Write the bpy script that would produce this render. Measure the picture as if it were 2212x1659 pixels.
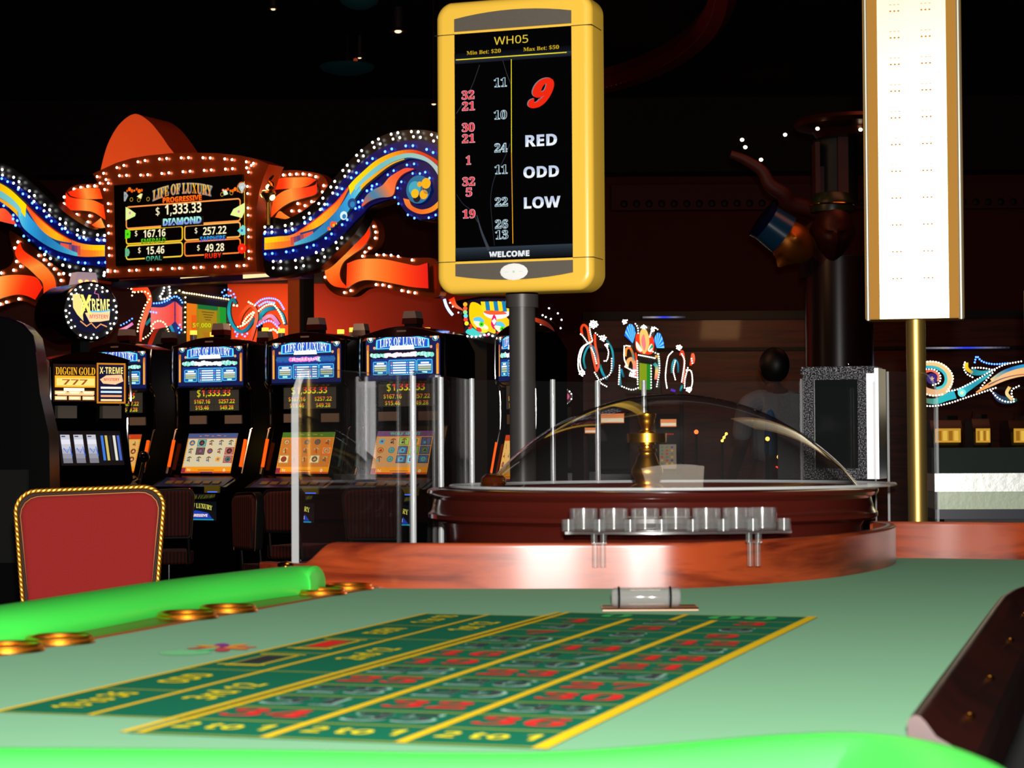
import bpy, bmesh, math, random
from mathutils import Vector, Matrix
random.seed(7)
S = bpy.context.scene
PI = math.pi
for o in list(bpy.data.objects): bpy.data.objects.remove(o)

# ---------------------------------------------------------------- camera, light, exposure
F, CX, CY = 4600.0, 1106.0, 829.5
CAMZ, TZ = 1.1087, 0.88            # eye height, playing surface height
PITCH, ROLL = math.atan(135.5 / F), math.radians(0.33)
fw = Vector((0, math.cos(PITCH), math.sin(PITCH)))
up0 = Vector((0, -math.sin(PITCH), math.cos(PITCH)))
r0 = Vector((1, 0, 0))
RT = math.cos(ROLL) * r0 - math.sin(ROLL) * up0
UP = math.sin(ROLL) * r0 + math.cos(ROLL) * up0
CAM = Vector((0, 0, CAMZ))
cd = bpy.data.cameras.new('camera'); cam = bpy.data.objects.new('camera', cd)
S.collection.objects.link(cam)
cam.matrix_world = Matrix(((RT.x, UP.x, -fw.x, 0), (RT.y, UP.y, -fw.y, 0), (RT.z, UP.z, -fw.z, CAMZ), (0, 0, 0, 1)))
cd.sensor_width = 36; cd.lens = 36 * F / 2212; cd.clip_end = 200; cd.clip_start = .05
cd.dof.use_dof = True; cd.dof.focus_distance = 7.5; cd.dof.aperture_fstop = 16
S.camera = cam
S.view_settings.view_transform = 'Standard'; S.view_settings.look = 'None'
S.view_settings.exposure = 0.0; S.view_settings.gamma = 1; S.view_settings.use_curve_mapping = False
S.cycles.max_bounces = 8; S.cycles.transparent_max_bounces = 24; S.cycles.caustics_reflective = False
S.cycles.caustics_refractive = False; S.cycles.sample_clamp_indirect = 4
W = bpy.data.worlds.new('world'); S.world = W; W.use_nodes = True
W.node_tree.nodes['Background'].inputs[0].default_value = (.35, .12, .06, 1)
W.node_tree.nodes['Background'].inputs[1].default_value = 0.0015

def lamp(kind, name, loc, energy, color=(1, 1, 1), target=None, size=.1, **kw):
    d = bpy.data.lights.new(name, kind); d.energy = energy; d.color = color
    if kind == 'AREA': d.size = size
    elif kind in ('POINT', 'SPOT'): d.shadow_soft_size = size
    for k, v in kw.items(): setattr(d, k, v)
    o = bpy.data.objects.new(name, d); o.location = loc; S.collection.objects.link(o)
    if target is not None:
        o.rotation_euler = (Vector(target) - Vector(loc)).to_track_quat('-Z', 'Y').to_euler()
    return o
# the photographer's flash, on the camera
lamp('SPOT', 'camera_flash', (0.02, -0.05, CAMZ + .11), 1000, (1, .97, .92), (0, 6, CAMZ - .1), .022, spot_size=math.radians(60), spot_blend=.5)
# unseen soft overhead light, added to even out the flash falloff
lamp('AREA', 'table_lamp', (.3, 3.3, 3.1), 9, (1, .85, .66), (.3, 3.2, .9), .9)
lamp('AREA', 'hall_lamp', (-3, 12, 6.2), 60, (1, .35, .18), (-3, 16, 0), 3)  # unseen red ambient light, added to lift the dark walls
lamp('AREA', 'hall_lamp', (4, 16, 6.2), 50, (1, .28, .14), (4, 22, 0), 3)  # same added ambient fill, right side of the hall

# ---------------------------------------------------------------- pixel -> world
def ray(px, py):
    return (RT * ((px - CX) / F) + UP * ((CY - py) / F) + fw)
def P(px, py, z=TZ):
    d = ray(px, py); t = (z - CAMZ) / d.z
    return CAM + d * t
def D(px, py, Y):
    d = ray(px, py); return CAM + d * (Y / d.y)

# ---------------------------------------------------------------- materials
MATS = {}
def srgb(c): return tuple(((x / 255) / 12.92 if x / 255 <= .04045 else ((x / 255 + .055) / 1.055) ** 2.4) for x in c)
def mat(name, col, rough=.5, metal=0, spec=.5, noise=0, nscale=40, emit=0, coat=0, bump=0):
    if name in MATS: return MATS[name]
    m = bpy.data.materials.new(name); m.use_nodes = True; MATS[name] = m
    nt = m.node_tree; b = nt.nodes['Principled BSDF']; c = srgb(col) + (1,)
    b.inputs['Base Color'].default_value = c; b.inputs['Roughness'].default_value = rough
    b.inputs['Metallic'].default_value = metal; b.inputs['Specular IOR Level'].default_value = spec
    b.inputs['Coat Weight'].default_value = coat; b.inputs['Coat Roughness'].default_value = .08
    if emit:
        b.inputs['Emission Color'].default_value = c; b.inputs['Emission Strength'].default_value = emit
        m.cycles.emission_sampling = 'NONE'
    if noise or bump:
        tc = nt.nodes.new('ShaderNodeTexCoord'); n = nt.nodes.new('ShaderNodeTexNoise')
        n.inputs['Scale'].default_value = nscale; n.inputs['Detail'].default_value = 6
        nt.links.new(tc.outputs['Object'], n.inputs['Vector'])
        if noise:
            r = nt.nodes.new('ShaderNodeMapRange'); r.inputs[3].default_value = max(.04, 1 - noise); r.inputs[4].default_value = 1 + noise
            if noise > 1: r.inputs[1].default_value = .46; r.inputs[2].default_value = .66
            h = nt.nodes.new('ShaderNodeHueSaturation'); h.inputs['Color'].default_value = c
            nt.links.new(n.outputs['Fac'], r.inputs[0]); nt.links.new(r.outputs[0], h.inputs['Value'])
            nt.links.new(h.outputs[0], b.inputs['Base Color'])
        if bump:
            bp = nt.nodes.new('ShaderNodeBump'); bp.inputs['Strength'].default_value = bump; bp.inputs['Distance'].default_value = .002
            nt.links.new(n.outputs['Fac'], bp.inputs['Height']); nt.links.new(bp.outputs[0], b.inputs['Normal'])
    return m
def wood(name, c1, c2, scale=3.0, rough=.3, coat=.3, stretch=(1, 1, 9)):
    m = mat(name, c1, rough, coat=coat); nt = m.node_tree; b = nt.nodes['Principled BSDF']
    tc = nt.nodes.new('ShaderNodeTexCoord'); mp = nt.nodes.new('ShaderNodeMapping')
    mp.inputs['Scale'].default_value = stretch
    n = nt.nodes.new('ShaderNodeTexNoise'); n.inputs['Scale'].default_value = scale; n.inputs['Detail'].default_value = 8
    n.inputs['Distortion'].default_value = .6; n.inputs['Roughness'].default_value = .6
    cr = nt.nodes.new('ShaderNodeValToRGB')
    cr.color_ramp.elements[0].position = .34; cr.color_ramp.elements[0].color = srgb(c2) + (1,)
    cr.color_ramp.elements[1].position = .56; cr.color_ramp.elements[1].color = srgb(c1) + (1,)
    L = nt.links.new
    L(tc.outputs['Object'], mp.inputs[0]); L(mp.outputs[0], n.inputs['Vector']); L(n.outputs['Fac'], cr.inputs[0])
    L(cr.outputs[0], b.inputs['Base Color'])
    return m
def attrmat(name, rough=.6, emit=0.0, metal=0, base=1.0):
    """colour comes from the mesh: print on cloth, ink, lit artwork"""
    if name in MATS: return MATS[name]
    m = bpy.data.materials.new(name); m.use_nodes = True; MATS[name] = m
    nt = m.node_tree; b = nt.nodes['Principled BSDF']; a = nt.nodes.new('ShaderNodeAttribute'); a.attribute_name = 'Col'
    b.inputs['Roughness'].default_value = rough; b.inputs['Metallic'].default_value = metal
    if emit:
        b.inputs['Base Color'].default_value = (.01, .01, .01, 1)
        nt.links.new(a.outputs['Color'], b.inputs['Emission Color']); b.inputs['Emission Strength'].default_value = emit
        m.cycles.emission_sampling = 'NONE'
    else: nt.links.new(a.outputs['Color'], b.inputs['Base Color'])
    return m
def clear(name, tint=(1, 1, 1), frost=0.02, rough=.02, ior=1.49, boost=1.0):
    """clear acrylic: see-through with a real mirror coat and a trace of haze"""
    if name in MATS: return MATS[name]
    m = bpy.data.materials.new(name); m.use_nodes = True; MATS[name] = m
    nt = m.node_tree; nt.nodes.clear(); N = nt.nodes.new; L = nt.links.new
    out = N('ShaderNodeOutputMaterial'); tr = N('ShaderNodeBsdfTransparent'); tr.inputs[0].default_value = tint + (1,)
    gl = N('ShaderNodeBsdfGlossy'); gl.inputs['Roughness'].default_value = rough
    lw = N('ShaderNodeLayerWeight'); lw.inputs[0].default_value = .5
    pw = N('ShaderNodeMath'); pw.operation = 'POWER'; pw.inputs[1].default_value = 4.0
    fr = N('ShaderNodeMath'); fr.operation = 'MULTIPLY_ADD'; f0 = ((ior - 1) / (ior + 1)) ** 2
    fr.inputs[1].default_value = 1 - f0; fr.inputs[2].default_value = f0
    L(lw.outputs['Facing'], pw.inputs[0]); L(pw.outputs[0], fr.inputs[0])
    df = N('ShaderNodeBsdfDiffuse'); df.inputs[0].default_value = (.85, .88, .9, 1)
    mu = N('ShaderNodeMath'); mu.operation = 'MULTIPLY'; mu.inputs[1].default_value = boost
    m1 = N('ShaderNodeMixShader'); m2 = N('ShaderNodeMixShader'); m1.inputs[0].default_value = frost
    L(tr.outputs[0], m1.inputs[1]); L(df.outputs[0], m1.inputs[2])
    L(fr.outputs[0], mu.inputs[0]); L(mu.outputs[0], m2.inputs[0]); L(m1.outputs[0], m2.inputs[1]); L(gl.outputs[0], m2.inputs[2])
    L(m2.outputs[0], out.inputs[0])
    return m

# ---------------------------------------------------------------- objects
def props(o, label=None, cat=None, group=None, kind=None):
    if label: o['label'] = label
    if cat: o['category'] = cat
    if group: o['group'] = group
    if kind: o['kind'] = kind
    return o
def thing(name, label, cat, loc=(0, 0, 0), rz=0, group=None):
    o = bpy.data.objects.new(name, None); S.collection.objects.link(o); o.empty_display_size = .1
    o.location = loc; o.rotation_euler = (0, 0, rz)
    return props(o, label, cat, group)
def copy_tree(o, parent=None):
    c = o.copy(); S.collection.objects.link(c); c.parent = parent
    for ch in o.children: copy_tree(ch, c)
    return c
def catmull(pts, n=8, closed=False):
    pts = [Vector(p) for p in pts]; out = []; m = len(pts)
    if m < 3: return [pts[0].lerp(pts[-1], i / n) for i in range(n + 1)]
    rng = range(m) if closed else range(m - 1)
    for i in rng:
        if closed: p0, p1, p2, p3 = pts[(i - 1) % m], pts[i], pts[(i + 1) % m], pts[(i + 2) % m]
        else:
            p1, p2 = pts[i], pts[i + 1]
            p0 = pts[i - 1] if i else p1 * 2 - p2
            p3 = pts[i + 2] if i + 2 < m else p2 * 2 - p1
        for k in range(n):
            t = k / n
            out.append(.5 * ((2 * p1) + (p2 - p0) * t + (2 * p0 - 5 * p1 + 4 * p2 - p3) * t * t + (3 * p1 - p0 - 3 * p2 + p3) * t ** 3))
    if not closed: out.append(pts[-1])
    return out
def resample(pts, step=None, n=None):
    pts = [Vector(p) for p in pts]; L = [0]
    for a, b in zip(pts, pts[1:]): L.append(L[-1] + (b - a).length)
    if n is None: n = max(2, int(L[-1] / step) + 1)
    out = []; j = 0
    for i in range(n):
        s = L[-1] * i / (n - 1)
        while j < len(L) - 2 and L[j + 1] < s: j += 1
        d = L[j + 1] - L[j]; out.append(pts[j].lerp(pts[j + 1], (s - L[j]) / d if d else 0))
    return out
_tc = {}
import os
_fd = os.path.join(bpy.utils.resource_path('LOCAL'), 'datafiles', 'fonts', 'NotoSansMath-Regular.woff2')
try: FONT = bpy.data.fonts.load(_fd)      # a face that ships with Blender itself
except Exception: FONT = None
def glyphs(s, font):
    if FONT is None or font == 'N': return s
    A, a, d = (0x1D400, 0x1D41A, 0x1D7CE) if font == 'S' else (0x1D5D4, 0x1D5EE, 0x1D7EC)
    return ''.join(chr(d + ord(c) - 48) if c.isdigit() else chr(A + ord(c) - 65) if 'A' <= c <= 'Z' else chr(a + ord(c) - 97) if 'a' <= c <= 'z' else c for c in s)
def text_geo(s, bold=0.0, shear=0.0, font='B'):
    k = (s, bold, shear, font)
    if k in _tc: return _tc[k]
    c = bpy.data.curves.new('t', 'FONT'); c.body = glyphs(s, font); c.resolution_u = 3; c.fill_mode = 'BOTH'; c.offset = bold; c.shear = shear
    if FONT: c.font = FONT
    o = bpy.data.objects.new('t', c); S.collection.objects.link(o)
    me = o.to_mesh()
    v = [(p.co.x, p.co.y) for p in me.vertices]; f = [tuple(q.vertices) for q in me.polygons]
    o.to_mesh_clear(); bpy.data.objects.remove(o); bpy.data.curves.remove(c)
    if not v: v = [(0, 0), (1, 0), (1, 1)]; f = []
    x0 = min(p[0] for p in v); x1 = max(p[0] for p in v); y0 = min(p[1] for p in v); y1 = max(p[1] for p in v)
    w, h = max(1e-6, x1 - x0), max(1e-6, y1 - y0)
    v = [((p[0] - (x0 + x1) / 2) / h, (p[1] - (y0 + y1) / 2) / h) for p in v]
    _tc[k] = (v, f, w / h); return _tc[k]
WHITE = (255, 255, 255)
class MB:
    """collects faces; build() links them as one mesh object"""
    def __init__(s): s.v = []; s.f = []; s.c = []; s.m = []; s.sm = []; s.slot = 0; s.col = WHITE; s.smooth = False
    def add(s, verts, faces, col=None, slot=None, smooth=None):
        b = len(s.v); s.v += [tuple(x) for x in verts]
        for f in faces:
            s.f.append(tuple(b + i for i in f)); s.c.append(col or s.col); s.m.append(s.slot if slot is None else slot)
            s.sm.append(s.smooth if smooth is None else smooth)
        return s
    def box(s, a, b, col=None, slot=None):
        x0, y0, z0 = a; x1, y1, z1 = b
        return s.add([(x0, y0, z0), (x1, y0, z0), (x1, y1, z0), (x0, y1, z0), (x0, y0, z1), (x1, y0, z1), (x1, y1, z1), (x0, y1, z1)],
              [(0, 3, 2, 1), (4, 5, 6, 7), (0, 1, 5, 4), (1, 2, 6, 5), (2, 3, 7, 6), (3, 0, 4, 7)], col, slot, False)
    def lathe(s, prof, seg=48, c=(0, 0, 0), col=None, slot=None, a0=0, a1=2 * PI, ax='z'):
        full = abs(a1 - a0 - 2 * PI) < 1e-6; n = seg if full else seg + 1; vs = []
        for r, z in prof:
            for i in range(n):
                a = a0 + (a1 - a0) * i / seg; x, y = r * math.cos(a), r * math.sin(a)
                p = (x, y, z) if ax == 'z' else ((z, x, y) if ax == 'x' else (x, z, y))
                vs.append((p[0] + c[0], p[1] + c[1], p[2] + c[2]))
        fs = []
        for k in range(len(prof) - 1):
            for i in range(seg):
                j = (i + 1) % n; fs.append((k * n + i, k * n + j, (k + 1) * n + j, (k + 1) * n + i))
        return s.add(vs, fs, col, slot, True)
    def cyl(s, c, r, h, seg=24, col=None, slot=None, ax='z', r2=None):
        r2 = r if r2 is None else r2
        return s.lathe([(0, 0), (r, 0), (r, 0), (r2, h), (r2, h), (0, h)], seg, c, col, slot, ax=ax)
    def ell(s, c, r, seg=16, rings=10, col=None, slot=None):
        vs = []; fs = []
        for k in range(rings + 1):
            t = PI * k / rings
            for i in range(seg):
                a = 2 * PI * i / seg; vs.append((c[0] + r[0] * math.sin(t) * math.cos(a), c[1] + r[1] * math.sin(t) * math.sin(a), c[2] + r[2] * math.cos(t)))
        for k in range(rings):
            for i in range(seg):
                j = (i + 1) % seg; fs.append((k * seg + i, (k + 1) * seg + i, (k + 1) * seg + j, k * seg + j))
        return s.add(vs, fs, col, slot, True)
    def tube(s, pts, r, seg=10, col=None, slot=None, caps=True, closed=False, up=(0, 0, 1)):
        pts = [Vector(p) for p in pts]; n = len(pts); vs = []; fs = []
        for i, p in enumerate(pts):
            a = pts[(i - 1) % n] if (closed or i) else p; b = pts[(i + 1) % n] if (closed or i < n - 1) else p
            t = (b - a).normalized(); u = Vector(up)
            if abs(t.dot(u)) > .96: u = Vector((1, 0, 0)) if abs(t.x) < .9 else Vector((0, 1, 0))
            x = t.cross(u).normalized(); y = x.cross(t)
            rr = r(i / (n - 1)) if callable(r) else r
            ra, rb = rr if isinstance(rr, tuple) else (rr, rr)
            for k in range(seg):
                q = 2 * PI * k / seg; vs.append(p + x * math.cos(q) * ra + y * math.sin(q) * rb)
        m = n if closed else n - 1
        for i in range(m):
            for k in range(seg):
                l = (k + 1) % seg; j = (i + 1) % n
                fs.append((i * seg + k, i * seg + l, j * seg + l, j * seg + k))
        if caps and not closed: fs += [tuple(range(seg))[::-1], tuple((n - 1) * seg + k for k in range(seg))]
        return s.add(vs, fs, col, slot, True)
    def prism(s, poly, lo, hi, ax='y', col=None, slot=None):
        """outline poly (2D) given real thickness between lo and hi along axis"""
        n = len(poly)
        def q(p, d): return (p[0], d, p[1]) if ax == 'y' else ((p[0], p[1], d) if ax == 'z' else (d, p[0], p[1]))
        vs = [q(p, lo) for p in poly] + [q(p, hi) for p in poly]
        return s.add(vs, [tuple(range(n)), tuple(range(2 * n - 1, n - 1, -1))] + [(i, n + i, n + (i + 1) % n, (i + 1) % n) for i in range(n)], col, slot, False)
    def strip(s, A, B, front, back, cols, slot=None):
        """ribbon between two edge lines (u,v) with thickness; cols = list of colours along it"""
        n = len(A); vs = []
        for y in (front, back):
            vs += [(a[0], y, a[1]) for a in A] + [(b[0], y, b[1]) for b in B]
        for i in range(n - 1):
            t = (i + .5) / (n - 1) * (len(cols) - 1); k = min(int(t), len(cols) - 2) if len(cols) > 1 else 0; w = t - k
            c = tuple(cols[k][j] * (1 - w) + cols[min(k + 1, len(cols) - 1)][j] * w for j in range(3))
            s.add([vs[i], vs[i + 1], vs[n + i + 1], vs[n + i]], [(0, 1, 2, 3)], c, slot, False)
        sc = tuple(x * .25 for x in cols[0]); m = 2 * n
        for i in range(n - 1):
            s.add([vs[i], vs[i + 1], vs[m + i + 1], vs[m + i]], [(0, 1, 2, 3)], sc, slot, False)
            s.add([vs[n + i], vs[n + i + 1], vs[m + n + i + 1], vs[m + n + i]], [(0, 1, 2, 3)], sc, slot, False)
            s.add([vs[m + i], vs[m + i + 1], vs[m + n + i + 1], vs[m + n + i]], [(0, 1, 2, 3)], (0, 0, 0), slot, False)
        return s
    # flat artwork printed on a panel, plane x-z, at depth y
    def flat(s, poly, y, col, slot=None):
        return s.add([(p[0], y, p[1]) for p in poly], [tuple(range(len(poly)))], col, slot, False)
    def rect(s, x0, z0, x1, z1, y, col, slot=None): return s.flat([(x0, z0), (x1, z0), (x1, z1), (x0, z1)], y, col, slot)
    def disc(s, x, z, r, y, col, slot=None, n=16, rz=None):
        return s.flat([(x + r * math.cos(2 * PI * i / n), z + (rz or r) * math.sin(2 * PI * i / n)) for i in range(n)], y, col, slot)
    def line(s, pts, w, y, col, slot=None, closed=False):
        pts = [Vector(p) for p in pts]; n = len(pts); A = []; B = []
        for i, p in enumerate(pts):
            a = pts[i - 1] if (i or closed) else p; b = pts[(i + 1) % n] if (i < n - 1 or closed) else p
            t = (b - a); t = t.normalized() if t.length else Vector((1, 0)); nn = Vector((-t.y, t.x)) * w / 2
            A.append(p + nn); B.append(p - nn)
        for i in range(n if closed else n - 1):
            j = (i + 1) % n; s.flat([A[i], A[j], B[j], B[i]], y, col, slot)
        return s
    def rrect(s, x0, z0, x1, z1, r, w, y, col, slot=None):
        pts = []
        for cx, cz, a in ((x1 - r, z1 - r, 0), (x0 + r, z1 - r, 90), (x0 + r, z0 + r, 180), (x1 - r, z0 + r, 270)):
            for k in range(5): t = math.radians(a + k * 22.5); pts.append((cx + r * math.cos(t), cz + r * math.sin(t)))
        return s.line(pts, w, y, col, slot, True)
    def text(s, t, x, z, h, y, col, w=None, bold=0, shear=0, slot=None, fn=None, col2=None, font='B'):
        v, f, ar = text_geo(t, bold, shear, font); sx = h if w is None else w / ar
        if fn is None: fn = lambda p: p
        vv = [fn((x + p[0] * sx, z + p[1] * h)) for p in v]
        if col2:
            for q in f:
                zz = sum(v[i][1] for i in q) / len(q)
                s.add([(vv[i][0], y, vv[i][1]) for i in q], [tuple(range(len(q)))], col if zz > 0 else col2, slot, False)
            return s
        return s.add([(p[0], y, p[1]) for p in vv], f, col, slot, False)
    def xf(s, M, start=0):
        s.v[start:] = [tuple(M @ Vector(p)) for p in s.v[start:]]; return s
    def build(s, name, mats, parent=None, loc=None, label=None, cat=None, group=None, kind=None, bevel=0, rot=None):
        me = bpy.data.meshes.new(name); me.from_pydata(s.v, [], s.f)
        if not isinstance(mats, (list, tuple)): mats = [mats]
        for m in mats: me.materials.append(m)
        me.polygons.foreach_set('material_index', s.m); me.polygons.foreach_set('use_smooth', s.sm)
        me.set_sharp_from_angle(angle=math.radians(38))
        ca = me.color_attributes.new('Col', 'FLOAT_COLOR', 'CORNER'); buf = []
        for f, c in zip(s.f, s.c): buf += (srgb(c) + (1.0,)) * len(f)
        ca.data.foreach_set('color', buf)
        o = bpy.data.objects.new(name, me); S.collection.objects.link(o)
        if parent: o.parent = parent
        if loc: o.location = loc
        if rot: o.rotation_euler = rot
        if bevel:
            b = o.modifiers.new('b', 'BEVEL'); b.width = bevel; b.segments = 2; b.limit_method = 'ANGLE'
        return props(o, label, cat, group, kind)
class Plane:
    """an upright board standing at a real distance and heading; uv() finds a point on it"""
    def __init__(s, px, py, Y, yaw):
        s.o = D(px, py, Y); a = math.radians(yaw); s.yaw = -a
        s.u = Vector((math.cos(a), -math.sin(a), 0)); s.n = Vector((-math.sin(a), -math.cos(a), 0))
    def uv(s, px, py, off=0):
        d = ray(px, py); t = (s.o + s.n * off - CAM).dot(s.n) / d.dot(s.n); p = CAM + d * t - s.o
        return Vector((p.dot(s.u), p.z))
    def L(s, pts, off=0): return [s.uv(x, y, off) for x, y in pts]
    def k(s, px, py=480): return (s.uv(px + 1, py) - s.uv(px, py)).length   # metres per pixel there
# common materials
M_EMIT = attrmat('lit_artwork', emit=1.0)
M_HOT = attrmat('lit_artwork_bright', emit=2.2)
M_DIM = attrmat('lit_artwork_dim', emit=.55)
M_PRINT = attrmat('printed_ink', .9)
M_PRINT.node_tree.nodes['Principled BSDF'].inputs['Specular IOR Level'].default_value = .08
M_BLACK = mat('black_gloss', (10, 10, 11), .25)
M_BLACKM = mat('black_matt', (9, 8, 9), .6)
M_CHROME = mat('chrome', (200, 200, 205), .12, 1)
M_BRASS = mat('brass', (225, 150, 50), .16, 1)
M_GOLDM = mat('gold_metal', (214, 160, 66), .3, 1)
M_WB = mat('bulb_white', (255, 252, 240), emit=6.0)
M_BB = mat('bulb_blue', (60, 105, 255), emit=7.0)
M_YB = mat('bulb_warm', (255, 215, 150), emit=5.0)
M_CLEAR = clear('clear_acrylic', frost=.012)
M_EDGE = clear('polished_acrylic_edge', frost=.35, rough=.2)
_bulb = {}
def bulb_mesh(m):
    if m.name in _bulb: return _bulb[m.name]
    b = MB(); b.ell((0, 0, 0), (1, .8, 1), 8, 5); me = b.build('bulb', m); d = me.data; bpy.data.objects.remove(me); _bulb[m.name] = d; return d
BULBS = {}
def bulbs(parent, pts, m, r, y=-.01):
    BULBS.setdefault(parent.name, (parent, []))[1].extend([(p[0], p[1], m, r, y) for p in pts])
def flush_bulbs():
    for parent, L in BULBS.values():
        L.sort(key=lambda q: -q[3]); keep, rest = L[:98], L[98:]
        for x, z, m, r, y in keep:
            o = bpy.data.objects.new('bulb', bulb_mesh(m)); S.collection.objects.link(o); o.parent = parent
            o.location = (x, y, z); o.scale = (r, r, r)
        if rest:
            ms = sorted({q[2].name for q in rest}); b = MB()
            for x, z, m, r, y in rest: b.ell((x, y, z), (r, r * .8, r), 6, 4, slot=ms.index(m.name))
            b.build('bulb_run', [MATS[k] for k in ms], parent, kind='stuff')
def wb(mb, name, mats, parent, **kw):
    """mesh given in world coordinates, stored under its thing"""
    M = (Matrix.Translation(parent.location) @ Matrix.Rotation(parent.rotation_euler.z, 4, 'Z')).inverted()
    return mb.xf(M).build(name, mats, parent, **kw)
def V2(p): return Vector((p.x, p.y))

# ================================================================ the room
M_FLOOR = mat('dark_carpet', (12, 5, 5), .95, spec=.05, noise=.4, nscale=6)
M_WALL = mat('dark_red_wall', (84, 22, 11), .8, noise=.12, nscale=1.5)
M_CEIL = mat('dark_ceiling', (16, 9, 10), .8)
MB().box((-14, -4, -.1), (14, 36, 0)).build('floor', M_FLOOR, kind='structure')
MB().box((-14, -4, 6.6), (14, 36, 6.8)).build('ceiling', M_CEIL, kind='structure')
MB().box((-14.2, 34, 0), (14.2, 34.3, 6.6)).build('wall_back', M_WALL, kind='structure')
MB().box((-14.3, -4, 0), (-14, 34, 6.6)).build('wall_left', M_WALL, kind='structure')
MB().box((14, -4, 0), (14.3, 34, 6.6)).build('wall_right', M_WALL, kind='structure')

# ================================================================ roulette table
FELT = mat('green_felt', (37, 122, 61), .95, spec=.1, noise=.06, nscale=14)
_b = FELT.node_tree.nodes['Principled BSDF']; _b.inputs['Sheen Weight'].default_value = .08; _b.inputs['Sheen Tint'].default_value = (.7, 1, .8, 1)
MAHOG = wood('mahogany', (146, 58, 26), (84, 24, 12), 3.4, .29, .0, (1, 1, 7)); MAHOG.node_tree.nodes['Principled BSDF'].inputs['Specular IOR Level'].default_value = .5
MAHOGD = wood('dark_mahogany', (42, 10, 6), (22, 5, 4), 4.0, .3, .0, (1, 1, 1))
PAD = mat('green_vinyl', (56, 196, 66), .42, spec=.35, bump=.15, nscale=350)
TABLE = thing('roulette_table', 'long green felt roulette table with padded green rail and mahogany border', 'table', (.1, 2.9, 0))
def along(a, b, t): return a + (b - a) * t
E0, E1 = P(0, 1418), P(830, 1268)
Em = along(E0, E1, -.75)
RA, RB = P(1960, 1600), P(2150, 1330)          # dealer side rail, on the felt
Rm = along(RA, RB, -.35)
wallpix = [(600, 1262), (660, 1263), (760, 1266), (830, 1268), (960, 1270), (1100, 1271.5), (1250, 1272.5), (1390, 1272), (1500, 1269.5), (1600, 1264), (1700, 1257), (1780, 1249), (1850, 1239), (1895, 1229), (1918, 1218), (1924, 1209), (1917, 1201)]
farpix = [(1880, 1204), (1930, 1205), (2010, 1206), (2100, 1207), (2212, 1209), (2330, 1214), (2430, 1222)]
wallp = [Vector(p) for p in ((-.43, 3.62), (-.345, 3.545), (-.27, 3.50), (-.2, 3.47), (-.1, 3.452), (0, 3.44), (.1, 3.436), (.21, 3.425), (.29, 3.432), (.376, 3.488), (.462, 3.57), (.545, 3.67), (.611, 3.785), (.67, 3.91), (.715, 4.03), (.745, 4.15), (.752, 4.22), (.742, 4.28))]; farp = [V2(P(*p)) for p in farpix]
front = [V2(Rm) + Vector((.02, 0)), Vector((.2, 1.18)), V2(Em) + Vector((0, -.05))]
corner = V2(P(2195, 1293)); far_r = V2(P(2430, 1286))
felt = [V2(Em), V2(E0), V2(E1)] + [p + Vector((0, .01)) for p in wallp[4:]] + farp[1:] + [far_r, corner, V2(RB)] + [V2(RA)] + front[:2]
wb(MB().prism(felt, TZ - .012, TZ, 'z'), 'playing_cloth', FELT, TABLE)
outl = [V2(Em) + Vector((-.05, 0)), along(V2(Em), V2(E0), .6), V2(E1) + Vector((0, .0)), Vector((-.25, 3.6)), Vector((-.2, 4.2)), Vector((.3, 4.4)), Vector((.9, 4.25)), farp[-1], far_r, corner + Vector((.04, -.03)), V2(RB) + Vector((.06, -.02)), V2(RA) + Vector((.05, 0)), Vector((.2, 1.25))]
cx_ = sum(p.x for p in outl) / len(outl); cy_ = sum(p.y for p in outl) / len(outl)
shr = lambda k: [Vector((cx_ + (p.x - cx_) * k, cy_ + (p.y - cy_) * k)) for p in outl]
wb(MB().prism(shr(.97), TZ - .1, TZ - .013, 'z'), 'apron', MAHOGD, TABLE)
wb(MB().prism(shr(.45), .0, TZ - .1, 'z'), 'pedestal', MAHOGD, TABLE)

# printed layout: s runs away from the camera, t to the left
LA = P(1170, 1618); LB = P(1755, 1335)
ls = V2(LB - LA); LL = ls.length; ls.normalize(); lt = Vector((-ls.y, ls.x))
LW, LW2 = .34, .52
def lay(s, t): q = V2(LA) + ls * s + lt * t; return q
def layf(mb, poly, z, col):
    mb.add([(lay(*p).x, lay(*p).y, TZ + z) for p in poly], [tuple(range(len(poly)))], col, 0, False)
def bar(mb, a, b, w, z, col):
    a, b = Vector(a), Vector(b); d = (b - a).normalized() * w / 2; n = Vector((-d.y, d.x))
    layf(mb, [a - d + n, a - d - n, b + d - n, b + d + n], z, col)
YEL, DG = (236, 196, 20), (6, 104, 76)
lp = MB(); R = LL / 14
layf(lp, [(-.004, -.006), (LL, -.006), (LL, LW + .006), (-.004, LW + .006)], .0006, DG)
layf(lp, [(R, LW), (LL - R * .7, LW), (LL - R * .7, LW2), (R, LW2)], .0006, DG)
for i in range(15): bar(lp, (i * R, 0), (i * R, LW), .005, .0012, (150, 168, 30))
for t, w in ((0, .013), (LW / 3, .009), (2 * LW / 3, .009), (LW - .004, .007), (LW + .010, .007)):
    bar(lp, (0, t), (LL - (R if 0 < t < LW * .9 else 0), t), w, .0016, YEL)
bar(lp, (LL - R, LW / 2), (LL, LW / 2), .008, .0016, YEL)
for t in (LW + .09, LW2): bar(lp, (R, t), (LL - R * .7, t), .006, .0016, YEL)
oL = LL - R * .7 - R
for i in range(7): bar(lp, (R + oL * i / 6, LW + .09), (R + oL * i / 6, LW2), .004, .0012, (170, 178, 30))
for i in range(4): bar(lp, (R + oL * i / 3, LW + .01), (R + oL * i / 3, LW + .09), .004, .0012, (170, 178, 30))
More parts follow.
